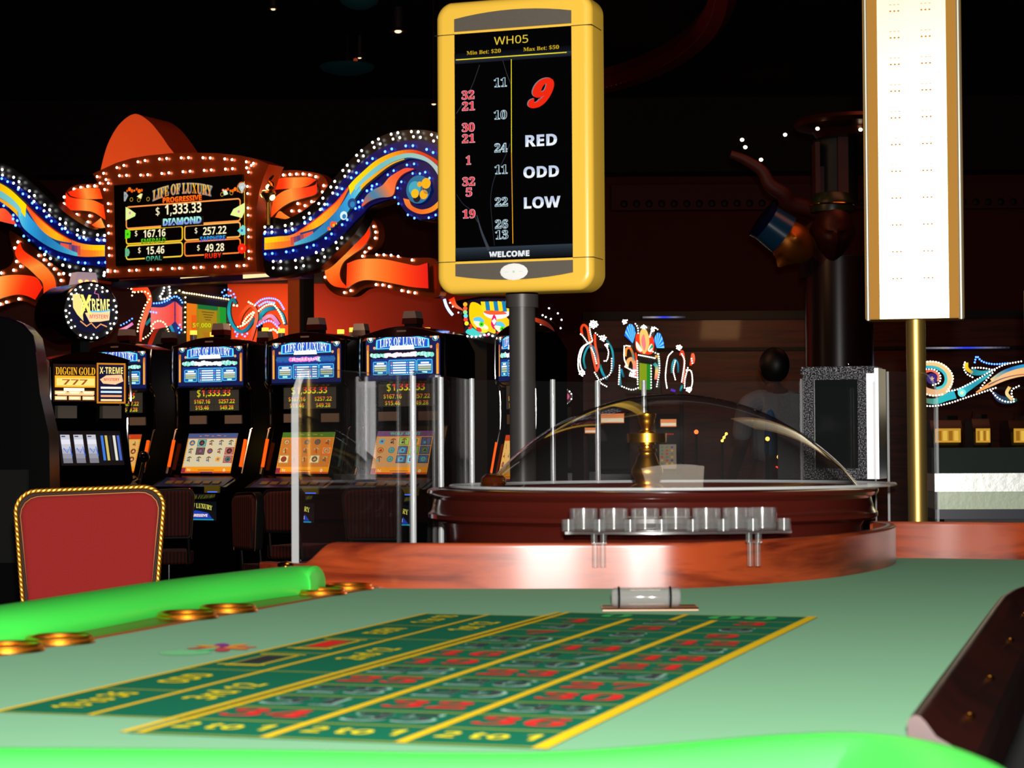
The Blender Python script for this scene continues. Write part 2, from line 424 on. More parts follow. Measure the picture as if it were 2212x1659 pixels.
def laytext(mb, t, s, tt, h, w, col, z=.0022, mode='cross', bold=.03):
    v, f, ar = text_geo(t, 0, 0, 'S' if mode == 'cross' and t[-1].isdigit() and 'to' not in t else 'B'); sx = w / ar; vv = []
    for x, y in v:
        if mode == 'cross': q = lay(s + y * h, tt - x * sx)      # read from the near end
        else: q = lay(s + x * sx, tt + y * h)                    # read from the right side
        vv.append((q.x, q.y, TZ + z))
    mb.add(vv, f, col, 0, False)
REDS = {1, 3, 5, 7, 9, 12, 14, 16, 18, 19, 21, 23, 25, 27, 30, 32, 34, 36}
for r in range(12):
    for c in range(3):
        n = 36 - 3 * r - c; s = R * (r + 1.5); t = LW / 6 + c * LW / 3; w = .04 if n < 10 else .078
        if n in REDS: laytext(lp, str(n), s, t, .05, w, (225, 44, 40), bold=.05)
        else:
            laytext(lp, str(n), s, t, .056, w * 1.06, (150, 200, 180), .0019, bold=.06)
            laytext(lp, str(n), s, t, .048, w * .96, (58, 62, 66), .0024, bold=.0)
for c in range(3): laytext(lp, '2 to 1', R * .5, LW / 6 + c * LW / 3, .034, .082, (232, 220, 40))
for t, q in ((LW / 4, '00'), (3 * LW / 4, '0')):
    laytext(lp, q, LL - R * .5, t, .05, .09 if q == '00' else .04, (60, 190, 100), bold=.05)
for i, q in enumerate(('3rd 12', '2nd 12', '1st 12')): laytext(lp, q, R + oL * (i + .5) / 3, LW + .05, .034, .13, (232, 214, 30), mode='long', bold=.04)
for i, q in enumerate(('19 to 36', 'ODD', None, None, 'EVEN', '1 to 18')):
    s, t = R + oL * (i + .5) / 6, LW + .09 + (LW2 - LW - .09) / 2
    if q: laytext(lp, q, s, t, .032, .12 if len(q) > 4 else .08, (232, 214, 30), mode='long', bold=.04)
    else:
        col = (50, 46, 50) if i == 2 else (228, 40, 30)
        layf(lp, [(s - .055, t - .02), (s + .055, t - .02), (s + .055, t + .02), (s - .055, t + .02)], .002, YEL)
        layf(lp, [(s - .05, t - .0165), (s + .05, t - .0165), (s + .05, t + .0165), (s - .05, t + .0165)], .0024, DG)
        layf(lp, [(s - .038, t - .013), (s + .038, t - .013), (s + .038, t + .013), (s - .038, t + .013)], .0028, col)
        for q2 in (-.055, .055): bar(lp, (s + q2, t - .024), (s + q2, t + .024), .006, .003, (240, 224, 40))
# small flower motif on the cloth
fc = P(480, 1402)
for k, col in enumerate(((228, 80, 60), (240, 160, 60), (150, 60, 150), (230, 170, 60), (220, 90, 70), (120, 210, 150), (200, 80, 90), (240, 150, 70))):
    a = k * PI / 4 + .2; m = MB(); pts = []
    for j in range(12):
        u = 2 * PI * j / 12; lx, ly = .022 + .018 * math.cos(u), .009 * math.sin(u)
        pts.append((fc.x + lx * math.cos(a) - ly * math.sin(a), fc.y + lx * 1.4 * math.sin(a) + ly * math.cos(a), TZ + .0012 + k * .0002))
    lp.add(pts, [tuple(range(12))], col, 0, False)
fc = P(400, 1412)
lp.add([(fc.x + .03 * math.cos(u * PI / 5), fc.y + .03 * math.sin(u * PI / 5), TZ + .0012) for u in range(10)], [tuple(range(10))], (130, 215, 150), 0, False)
wb(lp, 'printed_layout', M_PRINT, TABLE, label='dark green betting grid with yellow lines')

# padded rails
def rounded(t, a=.03):
    k = 1 if a < t < 1 - a else math.sqrt(max(.02, 1 - ((a - min(t, 1 - t)) / a) ** 2)); return k
lpix = [(-420, 1364), (-200, 1333), (0, 1306), (160, 1282), (345, 1254), (500, 1235), (600, 1224), (650, 1221), (688, 1221)]
lc = [P(x, y, TZ + .045) for x, y in lpix]; lc = [Vector((p.x, p.y, TZ + .014)) for p in catmull(lc, 8)]
wb(MB().tube(lc, lambda t: (.046 * rounded(t), .030 * rounded(t)), 24), 'armrest', PAD, TABLE)
fpix = [(-500, 1616), (-250, 1617), (0, 1619), (300, 1621), (600, 1624), (900, 1629), (1150, 1629), (1350, 1619), (1550, 1602), (1700, 1590), (1830, 1585), (1930, 1594), (2005, 1622), (2062, 1675), (2095, 1760)]
lc = catmull([P(x, y, TZ + .04) for x, y in fpix], 8); lc = [Vector((p.x, p.y, TZ + .008)) for p in lc]
wb(MB().tube(lc, lambda t: (.062 * rounded(t), .032 * rounded(t)), 24), 'armrest', PAD, TABLE)
# strip with cup holders between the left rail and the cloth
dirL = V2(E1 - E0).normalized(); nL = Vector((-dirL.y, dirL.x))
RAIL = mat('rail_strip', (110, 52, 20), .28)
e0, e1 = V2(Em), V2(E1) + dirL * .04
wb(MB().prism([e0, e1, e1 + nL * .2, e0 + nL * .2], TZ - .02, TZ + .003, 'z'), 'rail_strip', RAIL, TABLE)
cup = MB().lathe([(.0, -.05), (.026, -.05), (.028, -.004), (.029, .0), (.033, .0035), (.037, .004), (.041, .002), (.042, -.001)], 40).tube([(.036 * math.cos(a_ * PI / 18), .036 * math.sin(a_ * PI / 18), .004) for a_ in range(36)], .0034, 8, closed=True)
for k, (x, y) in enumerate(((15, 1404), (128, 1386), (404, 1333), (492, 1319), (692, 1282), (752, 1271), (-130, 1427))):
    p = P(x, y, TZ + .003)
    b = MB(); b.v, b.f, b.c, b.m, b.sm = list(cup.v), list(cup.f), list(cup.c), list(cup.m), list(cup.sm)
    b.xf(Matrix.Translation((p.x, p.y, TZ + .0035))); wb(b, 'cup_holder', mat('satin_brass', (245, 165, 60), .32, 1), TABLE, label='round brass cup holder')
# mahogany border, standing round the wheel
def border(pts, ztop, name, th=.02, inward=1):
    b = MB(); n = len(pts); vs = []; m = 9
    for i, p in enumerate(pts):
        a = pts[max(0, i - 1)]; c = pts[min(n - 1, i + 1)]; t = (c - a).normalized(); nn = Vector((-t.y, t.x)) * inward
        zt = ztop(i / (n - 1), p) if callable(ztop) else ztop
        for o, z in ((0, -.03), (0, zt - .007), (0, zt - .003), (.001, zt - .001), (.003, zt), (th - .003, zt), (th - .001, zt - .001), (th, zt - .003), (th, -.03)):
            q = p + nn * o; vs.append((q.x, q.y, TZ + z))
    fs = [(i * m + k, (i + 1) * m + k, (i + 1) * m + (k + 1) % m, i * m + (k + 1) % m) for i in range(n - 1) for k in range(m)]
    fs += [tuple(range(m)), tuple((n - 1) * m + k for k in range(m - 1, -1, -1))]
    b.add(vs, fs, smooth=True); return wb(b, name, MAHOG, TABLE)
wp = catmull(wallp, 8); wx0, wx1 = V2(P(652, 1263)).x, V2(P(722, 1265)).x
def wz(t, p):
    k = min(1, max(0, (p.x - wx0) / (wx1 - wx0))); return .036 + .037 * (k * k * (3 - 2 * k))
border(wp, wz, 'wheel_border')
border(catmull(farp, 6), .073, 'dealer_border')
# dealer side rail with brass screws
rd = V2(RB - RA).normalized(); rn = Vector((rd.y, -rd.x))
rp = [V2(RA) - rd * .0, V2(RA) + rd * .5, V2(RB), V2(P(2168, 1312)), V2(P(2190, 1300)), V2(P(2230, 1294)), far_r]
rp = catmull(rp, 8)
b = MB(); vs = []
prof = [(0, -.03), (0, .014), (.002, .018), (.006, .020), (.010, .019), (.014, .015), (.022, .004), (.05, -.012), (.052, -.03), (0.01, -.03)]
for i, p in enumerate(rp):
    a = rp[max(0, i - 1)]; c = rp[min(len(rp) - 1, i + 1)]; t = (c - a).normalized(); nn = Vector((t.y, -t.x))
    for o, z in prof: q = p + nn * o; vs.append((q.x, q.y, TZ + z))
m = len(prof)
b.add(vs, [(i * m + k, i * m + (k + 1) % m, (i + 1) * m + (k + 1) % m, (i + 1) * m + k) for i in range(len(rp) - 1) for k in range(m)] + [tuple(range(m)), tuple((len(rp) - 1) * m + k for k in range(m - 1, -1, -1))])
wb(b, 'dealer_rail', MAHOGD, TABLE)
for s in (.18, .48, .9, 1.3):
    q = V2(RA) + rd * s + rn * .036
    wb(MB().ell((q.x, q.y, TZ - .002), (.0045, .0045, .003), 12, 6), 'screw', M_BRASS, TABLE)
q = P(617, 1219, TZ + .036)
wb(MB().cyl((q.x, q.y, TZ + .0), .012, .036).ell((q.x, q.y, TZ + .036), (.014, .014, .005)), 'brass_stud', M_BRASS, TABLE)

# ================================================================ roulette wheel
WC = D(1407, 1052, 4.1); WY = 4.1; kx = WY / F; q_ = WY / 3.86; H0 = CAMZ - TZ
def ws(prof): return [(r * q_, H0 - (H0 - z) * q_) for r, z in prof]
WHEEL = thing('roulette', 'dark brown lacquered roulette wheel set in the mahogany border', 'roulette wheel', (WC.x, WY, TZ))
LACQ = mat('brown_lacquer', (66, 20, 14), .16, coat=.6)
MB().lathe(ws([(.20, .02), (.365, .02), (.372, .03), (.374, .085), (.380, .095), (.398, .098), (.404, .103), (.404, .110), (.398, .115), (.394, .13), (.393, .136), (.396, .139), (.403, .142), (.406, .147), (.405, .152), (.399, .155), (.39, .155), (.385, .150), (.37, .138), (.30, .105), (.285, .10), (.285, .06)]), 96).build('bowl', LACQ, WHEEL)
rot = MB(); order = [0, 28, 9, 26, 30, 11, 7, 20, 32, 17, 5, 22, 34, 15, 3, 24, 36, 13, 1, 37, 27, 10, 25, 29, 12, 8, 19, 31, 18, 6, 21, 33, 16, 4, 23, 35, 14, 2]
for k, n in enumerate(order):
    a0, a1 = 2 * PI * k / 38, 2 * PI * (k + 1) / 38
    col = (20, 120, 60) if n in (0, 37) else ((150, 16, 16) if n in REDS else (12, 12, 12))
    rot.lathe(ws([(.2, .09), (.235, .088), (.283, .103)]), 2, (0, 0, 0), col, 1, a0, a1)
rot.lathe(ws([(.0, .13), (.05, .128), (.12, .11), (.2, .09)]), 64, slot=0)
rot.build('rotor', [LACQ, M_PRINT], WHEEL)
tz = lambda y: CAMZ - (y - 965) * kx - TZ
prof = [(0, 893), (16, 893), (20, 896), (20, 903), (17, 907), (17, 912), (15, 920), (11, 926), (11, 930), (16, 933), (18, 936), (18, 937), (42, 938), (42, 957), (18, 958), (18, 962), (14, 965), (14, 969), (20, 971), (21, 975), (18, 979), (18, 983), (21, 988), (25, 1000), (32, 1012), (34, 1018), (34, 1024), (30, 1032), (26, 1040), (26, 1046), (34, 1050), (40, 1060), (44, 1075)]
MB().lathe([(r * kx, tz(y)) for r, y in prof][::-1], 48).build('turret', mat('turned_brass', (235, 165, 50), .3, 1), WHEEL, loc=(D(1398, 1000, WY).x - WC.x, 0, 0))
# clear dome lid
DX = D(1450, 1045, WY).x
DOME = thing('wheel_cover', 'clear acrylic dome lid covering the roulette wheel', 'wheel cover', (DX, WY, TZ + H0 - (H0 - .1565) * q_))
def domep(r, h, n=28):
    Rr = (r * r + h * h) / (2 * h); out = []
    am = math.asin(r / Rr)
    for i in range(n + 1): a = am * i / n; out.append((Rr * math.sin(a), Rr * math.cos(a) - Rr + h))
    return out
outer = domep(.336 * q_, .166 * q_)
db = MB(); db.lathe(outer + [(.345 * q_, -.0005), (.398 * q_, .0005), (.4 * q_, .003)], 96)
db.build('dome', clear('dome_acrylic', frost=.006, rough=.03, ior=1.75), DOME)
MB().tube([(.4 * q_ * math.cos(a * PI / 48), .4 * q_ * math.sin(a * PI / 48), .002) for a in range(96)], .0028, 8, closed=True).build('flange_edge', M_EDGE, DOME)

# ================================================================ clear chip rack on the border
RKY = 3.43
RACK = thing('chip_stand', 'clear acrylic stand of seven round chip cups on the border before the wheel', 'chip stand', (D(1460, 1150, RKY).x, RKY, TZ + .0733))
rx = lambda px: D(px, 1150, RKY).x - RACK.location.x
CUPM = clear('thick_acrylic', frost=.03, rough=.12, ior=1.85)
def arc(px): return .028 * ((px - 1460) / 240) ** 2
b = MB()
base = [(rx(x), arc(x) - .034 + (.008 if i % 2 else 0)) for i, x in enumerate(range(1220, 1712, 35))] + [(rx(x), arc(x) + .03) for x in range(1700, 1215, -40)]
b.prism(base, .014, .0185, 'z'); b.build('base_plate', CUPM, RACK)
for x in (1262, 1327, 1394, 1460, 1526, 1592, 1650):
    MB().lathe([(.0, .019), (.0225, .019), (.0235, .021), (.0235, .055), (.0215, .055), (.0215, .0225), (0, .0225)], 32, (rx(x), arc(x), 0)).build('cup', CUPM, RACK)
for x in (1228, 1294, 1360, 1427, 1494, 1560, 1625, 1694):
    MB().lathe([(.0, .019), (.011, .019), (.011, .038), (.009, .038), (.009, .021), (0, .021)], 20, (rx(x), arc(x) - .026, 0)).build('small_cup', CUPM, RACK)
for x in (1293, 1628):
    b = MB(); u = rx(x); y0 = arc(x)
    fy = -.014 if x < 1400 else -.002
    b.cyl((u - .007, y0 - .008, .0), .0055, .0145).cyl((u + .008, y0 - .008, .0), .0055, .0145)
    b.box((u - .012, fy - .02 + y0, -.001), (u + .012, y0 + .0, .0012))
    for q in (-.006, .006): b.cyl((u + q, y0 + fy - .013, -.038), .005, .038, 14)
    b.build('leg', CUPM, RACK)

# ================================================================ clear cylinder marker on its plate
mp = P(1400, 1316)
MARK = thing('dealer_roller', 'clear cylinder with two black rings lying on a thin gold edged plate', 'marker', (mp.x, mp.y, TZ))
PLATE = mat('wooden_plate', (150, 96, 50), .4)
MB().box((-.065, -.03, 0), (.068, .03, .003)).build('plate', PLATE, MARK)
GL = clear('clear_tube', (.9, .8, .78), frost=.11, rough=.08, ior=1.8)
MB().lathe([(0, -.048), (.011, -.048), (.0135, -.044), (.0135, .044), (.011, .048), (0, .048)], 40, (-.003, 0, .017), ax='x').build('cylinder', GL, MARK)
for x in (-.038, .034):
    MB().tube([(x - .003, .0138 * math.cos(a * PI / 12), .017 + .0138 * math.sin(a * PI / 12)) for a in range(24)], .0016, 8, closed=True, up=(1, 0, 0)).build('ring', M_BLACK, MARK)
b = MB(); b.tube([(-.065, -.03, .003), (.068, -.03, .003), (.068, .03, .003), (-.065, .03, .003)], .0012, 6, closed=True); b.build('gold_trim', M_BRASS, MARK)
# ================================================================ results display on its pole
RES = Plane(1128, 640, 4.95, 19.5)
RESD = thing('results_display', 'yellow framed winning number screen on a dark pole behind the wheel', 'display', (RES.o.x, RES.o.y, 0), RES.yaw)
zo = RES.o.z
rc = lambda px, py, off=0: (lambda q: (q.x, q.y + zo))(RES.uv(px, py, off))
GOLDP = mat('golden_yellow_casing', (255, 204, 72), .32, spec=.6)
x0 = rc(946, 300, .03)[0]; x1 = rc(1283, 300, .03)[0]; zt = rc(1115, -13, .03)[1]; zb = rc(1115, 640, .03)[1]
xl, xr = rc(983, 300, .045)[0], rc(1236, 300, .045)[0]
def casing_outline(x0, x1, zb, zt, r, bulge, n=10):
    pts = []
    for cx, cz, a in ((x1 - r, zt - r, 0), (x0 + r, zt - r, 90), (x0 + r, zb + r, 180), (x1 - r, zb + r, 270)):
        for k in range(n + 1): t = math.radians(a + k * 90 / n); pts.append((cx + r * math.cos(t), cz + r * math.sin(t)))
    xc, hw = (x0 + x1) / 2, (x1 - x0) / 2
    out = []
    for x, z in pts:
        k = 1 - ((x - xc) / hw) ** 2
        out.append((x, z + (bulge * k if z > (zb + zt) / 2 else -bulge * k)))
    return out
def cushion(mb, outl, y_front, y_back, inset, steps=5, slot=0, col=WHITE):
    """rounded edge solid from an outline"""
    n = len(outl); xc = sum(p[0] for p in outl) / n; zc = sum(p[1] for p in outl) / n
    rings = []
    for k in range(steps + 1):
        a = PI / 2 * k / steps; d = inset * (1 - math.sin(a)); y = y_back + (y_front - y_back) * .55 + (y_front - y_back) * .45 * (1 - 0) * (1 - math.cos(PI / 2 - a)) if False else None
        rings.append((inset * (1 - math.cos(a)), y_front + (inset * .9) * (1 - math.sin(a))))
    rings = rings[::-1] if False else rings
    allr = [(0, y_back)] + [(d, y) for d, y in rings]
    vs = []
    for d, y in allr:
        for i, p in enumerate(outl):
            a = Vector(outl[i - 1]); b = Vector(outl[(i + 1) % n]); t = (b - a).normalized(); nn = Vector((-t.y, t.x))
            vs.append((p[0] + nn.x * d, y, p[1] + nn.y * d))
    fs = [(k * n + i, (k + 1) * n + i, (k + 1) * n + (i + 1) % n, k * n + (i + 1) % n) for k in range(len(allr) - 1) for i in range(n)]
    fs += [tuple((len(allr) - 1) * n + i for i in range(n)), tuple(range(n))[::-1]]
    mb.add(vs, fs, col, slot, True)
    return mb
out = casing_outline(x0, x1, zb + .014, zt - .014, .036, .014)
MBc = cushion(MB(), out, -.045, .05, .018); MBc.build('casing', GOLDP, RESD)
zs_t = (rc(983, 74, .045)[1] + rc(1236, 56, .045)[1]) / 2; zs_b = rc(1110, 561, .045)[1]
for z in (zs_t, zs_b):
    MB().box((x0 - .001, -.0462, z - .001), (xl, .03, z + .0006)).build('casing_seam', M_BLACKM, RESD); MB().box((xr, -.0462, z - .001), (x1 + .001, .03, z + .0006)).build('casing_seam', M_BLACKM, RESD)
# grey end panels
GREYP = mat('grey_speckled_panel', (92, 84, 74), .55, noise=.5, nscale=900)
for top in (1, 0):
    if top: a = rc(983, 69, .046)[1]; bz = rc(1110, 20, .046)[1]
    else: a = rc(1110, 566, .046)[1]; bz = rc(1110, 604, .046)[1]
    pts = [(xl, a), (xr, a)]
    for k in range(11):
        u = 1 - k / 10; x = xl + (xr - xl) * u; pts.append((x, bz - (bz - a) * .3 * (2 * u - 1) ** 2))
    if not top: pts = pts[::-1]
    MB().prism(pts, -.0475, -.045).build('end_panel', GREYP, RESD)
q = rc(1110, 587, .048); b = MB().ell((q[0], -.0478, q[1]), (.034, .0014, .0195), 32, 8)
b.build('oval_badge', mat('white_badge', (250, 250, 248), .4), RESD)
b = MB(); b.disc(q[0], q[1], .003, -.0494, (190, 230, 190)); b.line([(q[0] - .022, q[1]), (q[0] - .013, q[1])], .0008, -.0494, (180, 220, 190)); b.line([(q[0] + .013, q[1]), (q[0] + .022, q[1])], .0008, -.0494, (180, 220, 190))
b.build('badge_mark', M_PRINT, RESD)
# the lit screen
s = MB(); yb = -.0464
s.box((xl, yb, zs_b), (xr, -.04, zs_t), (1, 1, 2))
Y = yb - .0006; q = lambda px, py: rc(px, py, .047)
def qt(t, px, py, hpx, col, wpx=None, dy=0, **k):
    c_ = q(px, py); m = RES.k(px, py); s.text(t, c_[0], c_[1], hpx * 4.9 / F * .97, Y - .0004 - dy, col, w=None if wpx is None else wpx * m * 1.04, **k)
b0, b1 = q(985, 118)[1], q(985, 98)[1]
for k in range(6):
    z0 = zs_t - .046 - k * .004; g = (18, 22, 32) if k < 3 else (40, 46, 58)
    s.rect(xl, z0 - .004, xr, z0, Y, tuple(int(v * (1 - abs(k - 3) * .18)) for v in g))
for k in range(6): z0 = zs_b + .003 + k * .0048; s.rect(xl, z0, xr, z0 + .0048, Y, tuple(int(v * (.35 + k * .13)) for v in (44, 54, 64)))
# soft grey swooshes behind the figures
def sw(pts, w0, w1, col):
    pp = catmull([q(*p) for p in pts], 6); n = len(pp)
    for i in range(n - 1): s.line([pp[i], pp[i + 1]], w0 + (w1 - w0) * i / n, Y - .0001, col)
sw([(1036, 140), (1022, 180), (1005, 215), (986, 245)], .0012, .0016, (52, 54, 60))
sw([(1086, 130), (1095, 160), (1104, 182)], .0008, .0012, (60, 64, 72))
sw([(1102, 310), (1088, 345), (1068, 385), (1060, 430), (1064, 490), (1068, 530)], .0016, .0010, (44, 48, 56))
sw([(1030, 465), (1040, 500), (1056, 540)], .002, .008, (58, 64, 74))
sw([(986, 420), (1000, 440), (1018, 455), (1032, 480)], .0008, .0018, (44, 50, 60))
qt('WH05', 1104, 86, 18, (226, 196, 60), 70, font='N')
qt('Min Bet: $20', 1045, 112, 10, (206, 170, 30), 70, font='S')
qt('Max Bet: $50', 1169, 104, 10, (206, 170, 30), 73, font='S')
s.line([q(985, 129.5), q(1224, 113)], .0022, Y - .0003, (246, 226, 40))
s.line([q(1104.5, 128), q(1105, 330)], .0016, Y - .0003, (246, 226, 40)); s.line([q(1105, 330), q(1108, 526)], .0016, Y - .0003, (244, 170, 30))
for t, x, y in (('32', 1011, 205), ('21', 1012, 229), ('30', 1011.5, 275), ('21', 1012, 299), ('1', 1012, 346), ('32', 1012.5, 392), ('5', 1013, 415), ('19', 1013, 462)):
    w = 25 if len(t) == 2 else (9 if t == '1' else 12)
    qt(t, x, y, 21, (240, 170, 180), w + 2, bold=.02, font='S'); qt(t, x, y, 19, (228, 50, 62), w - .5, .0003, font='S')
for t, x, y in (('11', 1081, 178), ('10', 1081, 248), ('24', 1082, 319), ('11', 1082.5, 366), ('22', 1083, 436), ('26', 1083.5, 484), ('13', 1084, 507)):
    qt(t, x, y, 21, (190, 216, 226), 27, bold=.02, font='S'); qt(t, x, y, 19, (6, 10, 14), 25, .0003, bold=-.016, font='S')
qt('9', 1167, 200, 66, (120, 130, 140), 54, shear=.45, font='S', bold=.03); qt('9', 1169, 201, 66, (240, 40, 16), 54, .0006, shear=.45, font='S', bold=.03)
for t, y, w in (('RED', 303, 65), ('ODD', 371, 73), ('LOW', 437, 75)):
    qt(t, 1169 if t != 'LOW' else 1171, y, 26, (196, 208, 232), w, bold=.01, col2=(240, 246, 252))
qt('WELCOME', 1100, 548.5, 13.5, (236, 240, 244), 83, bold=.02)
_m = attrmat('lit_screen', .1, emit=1.0); _m.node_tree.nodes['Principled BSDF'].inputs['Base Color'].default_value = (.001, .001, .001, 1); _m.node_tree.nodes['Principled BSDF'].inputs['Specular IOR Level'].default_value = .25
s.build('screen', _m, RESD)
# pole and collar
pz = rc(1128, 650, 0)[1]; px_ = rc(1128, 700, 0)[0]
POLEM = mat('dark_grey_pole', (66, 62, 60), .42, .2)
MB().cyl((px_, 0, 0), .0305, pz, 32).cyl((px_, 0, 0), .12, .02, 32).build('pole', POLEM, RESD)
MB().cyl((px_, 0, pz - .016), .038, .03, 32).build('collar', POLEM, RESD)

# ================================================================ tall gold display seen from the back, and its neighbour
PALEG = mat('brushed_pale_gold', (250, 238, 205), .36, .8)
TAN = mat('tan_gold_anodised', (186, 134, 60), .85, 0, spec=.1)
def tall_back(Y, pxl, pxr, pyb, pytop, polex, yaw, label):
    pl = Plane((pxl + pxr) / 2, pyb, Y, yaw); z0 = pl.o.z
    th = thing('tall_display', label, 'display', (pl.o.x, pl.o.y, 0), pl.yaw)
    L = lambda px, py=300, off=0: pl.uv(px, py, off).x
    k = (pxr - pxl) / 222.0; a, c = L(pxl + 3 * k), L(pxr - 6 * k); top = z0 + pl.uv(pxl, pytop).y
    f = lambda w: w * k * Y / F
    MB().box((a, -.02, z0), (c, .08, top)).build('housing', TAN, th, bevel=.003)
    for x0_, x1_ in ((a + f(2), a + f(11)), (c - f(12), c - f(1))):
        b = MB(); n = 8; xc, r = (x0_ + x1_) / 2, (x1_ - x0_) / 2
        pr = [(xc + r * math.cos(PI * i / n), -.02 - r * math.sin(PI * i / n)) for i in range(n + 1)]
        b.prism(pr, z0 - .002, top, 'z'); 
        for i in range(len(b.sm)): b.sm[i] = True
        b.build('edge_trim', PALEG, th)
    MB().box((a + f(32), -.026, z0 + .001), (c - f(32), -.019, top)).build('back_panel', PALEG, th)
    sl = MB(); zc = z0 + f(15)
    for j in range(40):
        z = z0 + f(86 + 29.0 * j) if j % 2 == 0 else None
        if z is None or z > top: continue
        for cxr in (L(pxl + 73 * k), L(pxl + 140 * k)):
            for i in (-1, 0, 1):
                sl.rect(cxr + i * f(8.5) - f(2.0), z, cxr + i * f(8.5) + f(2.0), z + f(3.2), -.0268, (200, 130, 50))
                sl.rect(cxr + i * f(8.5) - f(2.4), z + f(14.8), cxr + i * f(8.5) + f(2.4), z + f(16), -.0268, (214, 130, 60))
    sl.build('vent_print', M_PRINT, th, kind='stuff')
    xp = L(polex, pyb + 10, 0)
    MB().cyl((xp, .03, 0), f(21), z0 + .02, 32).cyl((xp, .03, 0), .1, .02, 32).build('pole', mat('satin_gold_pole', (214, 176, 92), .38, .9), th)
    return th
tall_back(5.1, 1863, 2085, 690, -120, 1977, 13, 'tall bright gold display seen from behind, on a gold pole right of the wheel')
tall_back(7.6, 2205, 2350, 890, 628, 2278, 14, 'gold display cut by the right edge of the picture')

# ================================================================ clear acrylic guard behind the wheel
GPAN = clear('guard_acrylic', frost=.003, rough=.02, ior=1.4, boost=.8)
GUARD = thing('acrylic_guard', 'clear acrylic guard panels with polished edges standing around the back of the wheel', 'guard', (.2, 4.4, TZ))
def panel(a, b, top, rl=0, rr=0, name='panel', zb=-.03, edge=(1, 1), thick=.006):
    """a, b: (px, Y) of the two lower corners; top: z of the upper edge; rl/rr corner radii"""
    A = V2(D(a[0], 1000, a[1])); B = V2(D(b[0], 1000, b[1])); d = (B - A); Lg = d.length; d.normalize(); n = Vector((-d.y, d.x))
    z0, z1 = TZ + zb, top; pts = [(0, z0), (Lg, z0)]
    if rr: pts += [(Lg - rr + rr * math.cos(t * PI / 16), z1 - rr + rr * math.sin(t * PI / 16)) for t in range(9)]
    else: pts.append((Lg, z1))
    if rl: pts += [(rl - rl * math.sin(t * PI / 16), z1 - rl + rl * math.cos(t * PI / 16)) for t in range(9)]
    else: pts.append((0, z1))
    th = thick; W3 = lambda u, z, o: (A.x + d.x * u + n.x * o, A.y + d.y * u + n.y * o, z)
    m = MB(); m.add([W3(u, z, 0) for u, z in pts] + [W3(u, z, th) for u, z in pts], [tuple(range(len(pts))), tuple(range(2 * len(pts) - 1, len(pts) - 1, -1))], smooth=False)
    wb(m, name, GPAN, GUARD)
    e = MB(); N_ = len(pts)
    for i in range(1, N_):
        j = (i + 1) % N_
        if i == 1 and not edge[1]: continue
        if j == 0 and not edge[0]: continue
        e.add([W3(*pts[i], 0), W3(*pts[j], 0), W3(*pts[j], th), W3(*pts[i], th)], [(0, 1, 2, 3)], smooth=False)
    wb(e, 'polished_edge', M_EDGE, GUARD)
top = TZ + .36
panel((645, 3.58), (893, 4.1), D(700, 797, 3.7).z, rl=.07, edge=(1, 0), thick=.013)
gz = D(1020, 818, 4.62).z
panel((893, 4.1), (953, 4.4), gz, edge=(1, 1)); panel((953, 4.4), (1020, 4.7), gz, edge=(1, 1)); panel((1020, 4.7), (1195, 4.85), gz)
panel((1195, 4.85), (1292, 4.92), gz); panel((1292, 4.92), (1730, 4.95), gz); panel((1730, 4.9), (1890, 4.75), D(1800, 815, 4.8).z)
panel((1922, 4.5), (2028, 4.62), D(1960, 804, 4.55).z, rr=.055)
# pale rods, added in place of bright glints along the guard
for px, Y_, pyt in ((893, 4.1, 812), (953, 4.4, 815), (1020, 4.7, 818), (1195, 4.86, 820), (1292, 4.94, 822), (1392, 4.98, 822)):
    p = D(px, 1000, Y_); zt_ = D(px, pyt, Y_).z; w = .0058
    b = MB(); b.lathe([(0, TZ - .02), (w, TZ - .02), (w, zt_), (0, zt_)], 20, (p.x, p.y - .004, 0)); wb(b, 'joining_rod', mat('milky_rod', (235, 238, 240), .08, .55), GUARD)

# ================================================================ speckled black terminal
BX = Plane(1812, 1035, 4.95 + .35, 18)
BOX = thing('terminal', 'black speckled metal terminal with a dark glass window behind the guard', 'terminal', (BX.o.x, BX.o.y, 0), BX.yaw)
SPK = mat('black_hammered_metal', (84, 84, 88), .45, .3, noise=4.0, bump=3.0, nscale=300)
z0 = BX.o.z; xa, xb = BX.uv(1735, 900).x, BX.uv(1872, 900).x; zt = z0 + BX.uv(1800, 792).y
wx0_, wx1_ = BX.uv(1757, 900).x, BX.uv(1853, 900).x; wz1 = z0 + BX.uv(1800, 820).y; wz0 = z0 + BX.uv(1800, 1012).y
b = MB(); b.box((xa, 0, z0), (wx0_, .14, zt)).box((wx1_, 0, z0), (xb, .14, zt)).box((wx0_, 0, wz1), (wx1_, .14, zt)).box((wx0_, 0, z0), (wx1_, .14, wz0)).box((xa, .03, z0), (xb, .14, zt))
b.box((xa - .004, -.006, zt - .018), (xb + .02, .14, zt)); b.build('frame', SPK, BOX)
MB().box((wx0_, .012, wz0), (wx1_, .02, wz1)).build('window_glass', mat('dark_glass', (12, 16, 16), .04, spec=1.0), BOX)
MB().box((xb, .0, z0), (xb + .03, .13, zt - .005)).build('side_trim', mat('satin_silver', (210, 210, 214), .3, 1), BOX)
MB().box((xa + .03, .03, 0), (xb - .03, .12, z0)).build('stand', M_BLACKM, BOX)
MB().box((xa - .075, .05, z0), (xa - .006, .12, zt - .065)).build('side_cabinet', mat('grey_speckled_metal', (84, 82, 84), .4, .6, bump=3, nscale=420), BOX)
MB().ell((xa + .11, .03, zt + .006), (.006, .006, .006), 12, 8).build('pin', M_CHROME, BOX)

